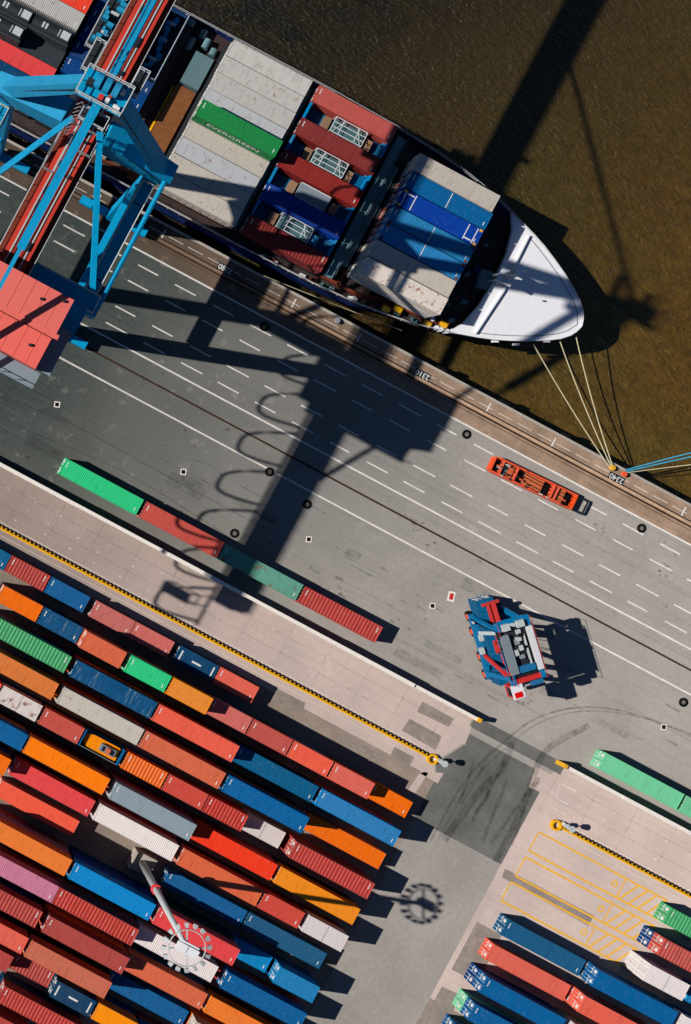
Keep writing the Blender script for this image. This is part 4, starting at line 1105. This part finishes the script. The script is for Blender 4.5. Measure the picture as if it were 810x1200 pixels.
# ------------------------------------------------------------------ ship-to-shore crane
UCR = -58.0; HB = 9.35
o = crane = thing('gantry_crane', 'tall blue and red ship to shore gantry crane over the quay', 'crane', (UCR, 0, 0))
ZP = 37.0
VL, VWb, VWt = RL, RW, 19.9
for sx in (-1, 1):
    for vb, vt in ((VL, 2.9), (VWb, VWt)):
        MB().beam((sx * HB, vb, 1.6), (sx * HB, vt, ZP), 1.7, 1.9, 1.5, 1.7).build('leg', M_CBLUE, o)
        bg = MB().box(sx * HB - 5.2, sx * HB + 5.2, vb - .55, vb + .55, .75, 1.6).build('bogie', M_CBLUE, o)
        for k in range(8): x = sx * HB - 4.6 + k * 1.31; MB().tube([(x, vb - .2, .4), (x, vb + .2, .4)], .38, 14).build('wheel', M_DARK, bg)
    mb = MB(); mb.beam((sx * HB, VL + 1.0, 15.5), (sx * HB, VWb - 1.2, 15.5), 1.25, 1.6); mb.build('sill_beam', M_CBLUE, o)
    # haunched side girder
    mb = MB(); g = sx * HB
    for a, b, h0, h1 in ((3.9, 6.5, 3.2, 1.9), (6.5, 16.0, 1.9, 1.9), (16.0, 18.9, 1.9, 3.6)):
        mb.beam((g, a, ZP - 2.5 - h0 / 2), (g, b, ZP - 2.5 - h1 / 2), 1.5, h0, 1.5, h1)
    mb.build('side_girder', M_CBLUE, o)
    mb = MB(); mb.tube([(sx * (HB + 1.3), 4, ZP + 1.2), (sx * (HB + 1.3), 19.5, ZP + 1.2)], .28, 8); mb.build('walkway_pipe', M_CBLUE, o)
for sx in (-1, 1):                                        # portal cross beams either side of the boom
    MB().beam((sx * HB * 1.16, VWt, ZP + .3), (sx * 1.95, VWt - .3, ZP + 3.1), 2.2, 2.6, 2.8, 4.2).build('cross_beam', M_CBLUE, o)
    MB().beam((sx * HB * 1.16, 2.9, ZP + .3), (sx * 1.2, 2.9, ZP + .6), 2.3, 2.6, 2.3, 3.0).build('cross_beam', M_CBLUE, o)
    MB().beam((sx * HB, VWt, ZP + 1.6), (sx * 1.3, 16.9, 63.2), 1.75, 1.5, 1.3, 1.2).build('frame_leg', M_CBLUE, o)
    MB().beam((sx * 1.6, 18.6, 44.4), (sx * HB, 4.0, ZP + 1.8), .62, .62).build('brace', M_CBLUE, o)
MB().beam((0, 16.0, 63.0), (0, 2.1, 54.3), .85, .8).build('backstay', M_CBLUE, o)
MB().beam((0, 2.1, 54.3), (0, -16.3, 42.8), .42, .4).build('backstay_link', M_CBLUE, o)
mb = MB()
for s in (-.28, .28): mb.tube([(s, 17.5, 63.0), (s, 52.6, 42.8)], .13, 8)
mb.build('forestay', M_CBLUE, o)
# boom
ZB = 41.0
mb = MB()
mb.box(-1.45, 1.45, -37, 78, ZB - 1.2, ZB + .95)
mb.build('boom', M_CRED, o)
mb = MB()
for s in (-1, 1):
    mb.box(s * 1.83 - .36, s * 1.83 + .36, -37, 78, ZB - .5, ZB - .35)
    for k in range(46): mb.box(s * 1.83 - .36, s * 1.83 + .36, -36.9 + k * 2.5, -36.8 + k * 2.5, ZB - .75, ZB - .51)
mb.build('walkway', M_OXIDE, o)
mb = MB()
for s in (-1, 1):
    for z in (ZB + .15, ZB + .65): mb.tube([(s * 2.15, -37, z), (s * 2.15, 78, z)], .05, 5)
    for k in range(58): mb.tube([(s * 2.15, -36.9 + k * 2, ZB - .35), (s * 2.15, -36.9 + k * 2, ZB + .65)], .035, 4)
    mb.box(s * .85 - .08, s * .85 + .08, -37, 78, ZB + .951, ZB + 1.08)
mb.build('boom_railing', M_LAMP, o)
mb = MB(); mb.box(-.2, .2, 22, 78, ZB + .951, ZB + 1.15); mb.build('cable_tray', M_CBLUE, o)
for k in range(24): 
    mb = MB()
    x = random.choice((-.6, .55)); y = -8 + k * 3.1 + random.uniform(-1, 1); mb.box(x - .2, x + .2, y, y + random.uniform(.4, 1.2), ZB + .952, ZB + 1.3)
    mb.build('boom_fitting', M_DARK, o)
# festoon loops hanging from the boom
for k in range(11):
    v = -38.0 + k * 6.2; pts = []
    for j in range(15):
        t = j / 14; pts.append((-2.1 - .25 * math.sin(t * math.pi), v + (t - .5) * 5.2 , ZB - 1.1 - 5.2 * (1 - (2 * t - 1) ** 4)))
    MB().tube(pts, .2, 7).build('festoon_cable', M_BLACK, o)
MB().box(-2.3, -1.9, -41.2, 30, ZB - 1.05, ZB - .95).build('festoon_rail', M_STEEL, o)
mb = MB(); mb.box(.6, 4.4, 38, 38.6, ZB - .8, ZB - .4); mb.build('boom_arm', M_CBLUE, o)
mb = MB()
rail_box0 = [(-5.6, -38.0), (-1.6, -38.0), (-1.6, -36.6), (-5.6, -36.6), (-5.6, -38.0)]
for (a, b), (c2, d2) in zip(rail_box0, rail_box0[1:]):
    for z in (37.4, 38.4): mb.tube([(a, b, z), (c2, d2, z)], .1, 5)
for a, b in rail_box0[:4]: mb.tube([(a, b, 37.3), (a, b, 39.8 if a > -3 else 38.4)], .1, 5)
mb.box(-5.6, -1.6, -38.0, -36.6, 37.2, 37.3)
mb.build('rear_service_cage', M_CBLUE, o)
# house
hs = link('machinery_house', MB().box(-7.4, 7.4, -7.0, 1.0, 42.2, 46.6).mesh('machinery_house', M_ROOFRED), o)
mb = MB(); mb.box(-7.5, 7.5, -2.85, 1.1, 46.6, 46.95); [mb.box(-7.5 + q * 1.5, -7.44 + q * 1.5, -2.85, 1.1, 46.95, 46.985) for q in range(1, 10)]; mb.box(-7.7, 7.9, -3.4, -2.85, 46.6, 46.8); mb.build('roof', M_ROOFRED, hs)
mb = MB(); mb.box(-7.5, 7.3, -7.1, -3.55, 46.6, 46.9); [mb.box(-7.5 + q * 1.5, -7.44 + q * 1.5, -7.1, -3.55, 46.9, 46.935) for q in range(1, 10)]; mb.build('roof', M_ROOFRED, hs)
for x, y in ((4.4, -.4), (5.6, -5.2), (-2, -1), (6.6, .5)): MB().cyl((x, y), .16, 46.9, 47.25, 10).build('roof_vent', M_DARK, hs)
mb = MB(); mb.box(-7.4, 8.2, -8.9, -7.05, 43.6, 43.8); mb.box(7.45, 9.2, -6.8, -1.5, 43.0, 43.12)
for k in range(9): mb.tube([(-7 + k * 1.85, -8.85, 43.8), (-7 + k * 1.85, -8.85, 44.9)], .05, 5)
mb.tube([(-7.4, -8.85, 44.9), (8.2, -8.85, 44.9)], .05, 5); mb.build('service_platform', M_GREYPANEL, hs)
mb = MB(); mb.box(7.0, 9.6, -2.2, 1.6, 39.5, 41.5); mb.box(7.6, 9.2, 1.2, 3.4, 40.5, 41.0); mb.build('electrical_box', M_CBLUE, o)
# apex platform
mb = MB(); mb.box(-2.3, 2.3, 15.2, 17.9, 63.6, 63.8); mb.box(-1.4, 1.4, 15.9, 17.3, 62.6, 63.6)
ap = mb.build('apex_platform', M_CBLUE, o)
mb = MB()
def rail_box(mb, x0, x1, y0, y1, z, h=1.1):
    c = [(x0, y0), (x1, y0), (x1, y1), (x0, y1), (x0, y0)]
    for (a, b), (c2, d) in zip(c, c[1:]):
        for zz in (h * .5, h): mb.tube([(a, b, z + zz), (c2, d, z + zz)], .06, 5)
        n = max(2, int(max(abs(c2 - a), abs(d - b)) / 1.2))
        for k in range(n): mb.tube([(a + (c2 - a) * k / n, b + (d - b) * k / n, z), (a + (c2 - a) * k / n, b + (d - b) * k / n, z + h)], .05, 5)
rail_box(mb, -2.3, 2.3, 15.2, 17.9, 63.8); rail_box(mb, -2.9, -1.9, 17.9, 20.9, 62.0); rail_box(mb, 1.9, 2.9, 17.9, 20.4, 62.0)
rail_box(mb, -1.0, 1.6, 14.0, 15.2, 61)
mb.build('apex_railing', M_LAMP, ap)
for bx in ((-2.9, -1.9, 17.9, 20.9, 61.9, 62.0), (1.9, 2.9, 17.9, 20.4, 61.9, 62.0), (-1.0, 1.6, 14.0, 15.2, 60.9, 61)): MB().box(*bx).build('catwalk', M_DARK, ap)
for x in (-.9, 0, .9): MB().tube([(x - .3, 17.1, 64.2), (x + .3, 17.1, 64.2)], .75, 16).build('sheave', M_CBLUE, ap)
for k in range(10):
    x, y = random.uniform(-1.8, 1.8), random.uniform(15.4, 17.6); s = random.uniform(.12, .3); MB().box(x - s, x + s, y - s, y + s, 63.8, 64.0 + s * 2).build('apex_fitting', [M_MARK, M_CRED, M_DARK][k % 3], ap)
mb = MB(); rail_box(mb, -2.0, -.7, 12.5, 18.2, 43.3, 1.0); rail_box(mb, .3, 1.9, 15.8, 18.2, 43.3, 1.0)
for k in range(9): mb.tube([(-1.7, 16.8 - k * .2, 43.3 + k * 2.2), (-1.3, 16.6 - k * .2, 45.5 + k * 2.2)], .07, 5); mb.tube([(-1.0, 16.8 - k * .2, 43.3 + k * 2.2), (-1.3, 16.6 - k * .2, 45.5 + k * 2.2)], .07, 5)
mb.build('stair_tower', M_STEEL, o)
# handrails and cables on the portal
for sx in (-1, 1):
    mb = MB(); rail_box(mb, sx * HB - .7, sx * HB + .7, 4.2, 18.6, ZP - 2.45, 1.0); mb.build('girder_handrail', M_LAMP, o)
    mb = MB(); x0, x1 = sorted((sx * 2.2, sx * HB * 1.1)); rail_box(mb, x0, x1, 1.9, 3.9, ZP + 2.1, 1.0); mb.build('beam_handrail', M_LAMP, o)
    a, b = Vector((sx * HB, VWt - .75, ZP + 1.6)), Vector((sx * 1.3, 16.1, 63.2))
    mb = MB()
    for w in (-.22, .22):
        mb.tube([a + Vector((w, 0, .4)), b + Vector((w, 0, .3))], .045, 5)
    for k in range(1, 24): mb.tube([a.lerp(b, k / 24) + Vector((-.22, 0, .4)), a.lerp(b, k / 24) + Vector((.22, 0, .4))], .035, 4)
    mb.build('ladder', M_DARK, o)
mb = MB()
for x in (-.5, -.35, .42, .56): mb.tube([(x, -6, ZB + 1.12), (x, 30, ZB + 1.2), (x, 78, ZB + 1.12)], .04, 5)
mb.build('hoist_cable', M_BLACK, o)
# trolley
tv = 31.5
t = link('trolley', MB().box(-1.9, 1.9, tv - 3.4, tv + 3.4, ZB - 2.0, ZB - 1.3).mesh('trolley', M_CBLUE), o)
for s in (-1, 1):
    x0, x1 = (2.0, 4.3) if s > 0 else (-4.3, -2.0)
    mb = MB(); mb.box(x0, x1, tv - 3.8, tv + 4.2, ZB - 2.3, ZB - 2.15); mb.build('trolley_platform', M_DARK, t)
    mb = MB(); mb.box(s * 2.1 - .1, s * 2.1 + .1, tv - 3.8, tv + 4.2, ZB - 2.14, ZB - .9)
    for k in range(14):
        x, y = random.uniform(x0 + .3, x1 - .5), tv - 3.3 + k * .52; a = random.uniform(.15, .4); mb.box(x - a, x + a, y - .2, y + .25, ZB - 2.14, ZB - 1.7 + random.uniform(0, .8))
    mb.build('trolley_motor', M_CBLUE, t)
    mb = MB(); rail_box(mb, x0, x1, tv - 3.8, tv + 4.2, ZB - 2.14)
    for k in (-1.8, .6, 2.6): mb.obox((s * 3.0, tv + k, ZB - 1.2), (.95, .3, .2), R(0)); mb.tube([(s * 3.0, tv + k, ZB - 2.14), (s * 3.0, tv + k, ZB - 1.3)], .08, 6)
    mb.build('trolley_railing', M_LAMP, t)
mb = MB()
for x in (-1.2, 1.2):
    for y in (-1.5, 1.5): mb.tube([(x, tv + y, ZB - 2), (x, tv + y, 37)], .05, 5)
mb.build('hoist_rope', M_DARK, t)
mb = MB(); mb.box(-3.0, 3.0, tv - 1.2, tv + 1.2, 36.0, 36.4); mb.box(-2, 2, tv - 1.3, tv + 1.3, 36.4, 37.1); mb.build('spreader', M_DARK, t)
cb = MB().box(-1.1, 1.1, tv - 6.6, tv - 4.0, ZB - 5.0, ZB - 2.3).build('operator_cabin', M_WHITE, t)
MB().box(-1.0, 1.0, tv - 6.63, tv - 6.6, ZB - 4.6, ZB - 3.0).build('window', M_GLASS, cb)
MB().box(-1.0, 1.0, tv - 5.4, tv - 4.2, ZB - 2.3, ZB - 1.31).build('cabin_hanger', M_CBLUE, t)

# ------------------------------------------------------------------ light, sky, camera
kx, ky = 10.65 / SC, -1.65 / SC                          # shadow of one metre, picture axes
sx, sy = kx * math.cos(TH) - ky * math.sin(TH), kx * math.sin(TH) + ky * math.cos(TH)
d = Vector((sx, sy, -1)).normalized()
elev = math.atan2(1, math.hypot(sx, sy))
sun = bpy.data.lights.new('sun', 'SUN'); sun.energy = 5.0; sun.angle = R(.5); sun.color = (1.0, .95, .88)
so = bpy.data.objects.new('sun', sun); COL.objects.link(so); so.rotation_mode = 'QUATERNION'
so.rotation_quaternion = d.to_track_quat('-Z', 'Y'); so.location = (-120, -40, 150)
w = bpy.data.worlds.new('World'); S.world = w; w.use_nodes = True
nt = w.node_tree; sky = nt.nodes.new('ShaderNodeTexSky'); sky.sky_type = 'NISHITA'; sky.sun_disc = False
sky.sun_elevation = elev; sky.sun_rotation = math.atan2(-sx, -sy)
sky.air_density = 1.0; sky.dust_density = 0.0; sky.ozone_density = 5.0; sky.altitude = 3000
nt.links.new(sky.outputs[0], nt.nodes['Background'].inputs[0]); nt.nodes['Background'].inputs[1].default_value = .05
cam = bpy.data.cameras.new('camera'); co = bpy.data.objects.new('camera', cam); COL.objects.link(co)
c = P(NX, NY, 0); co.location = (c.x, c.y, HC); co.rotation_euler = (0, 0, TH)
cam.sensor_fit = 'AUTO'; cam.sensor_width = 36; cam.lens = SC * HC / 1200 * 36
cam.shift_x = (405 - NX) / 1200; cam.shift_y = -(600 - NY) / 1200
cam.clip_end = 5000; cam.clip_start = 1
S.camera = co
S.view_settings.view_transform = 'Standard'; S.view_settings.look = 'None'; S.view_settings.gamma = 1
S.view_settings.exposure = .42; S.view_settings.use_curve_mapping = False
S.render.film_transparent = False
S.cycles.max_bounces = 5; S.cycles.diffuse_bounces = 2; S.cycles.use_denoising = True
print('containers', NCON[0], 'objects', len(bpy.data.objects), 'elev', math.degrees(elev))
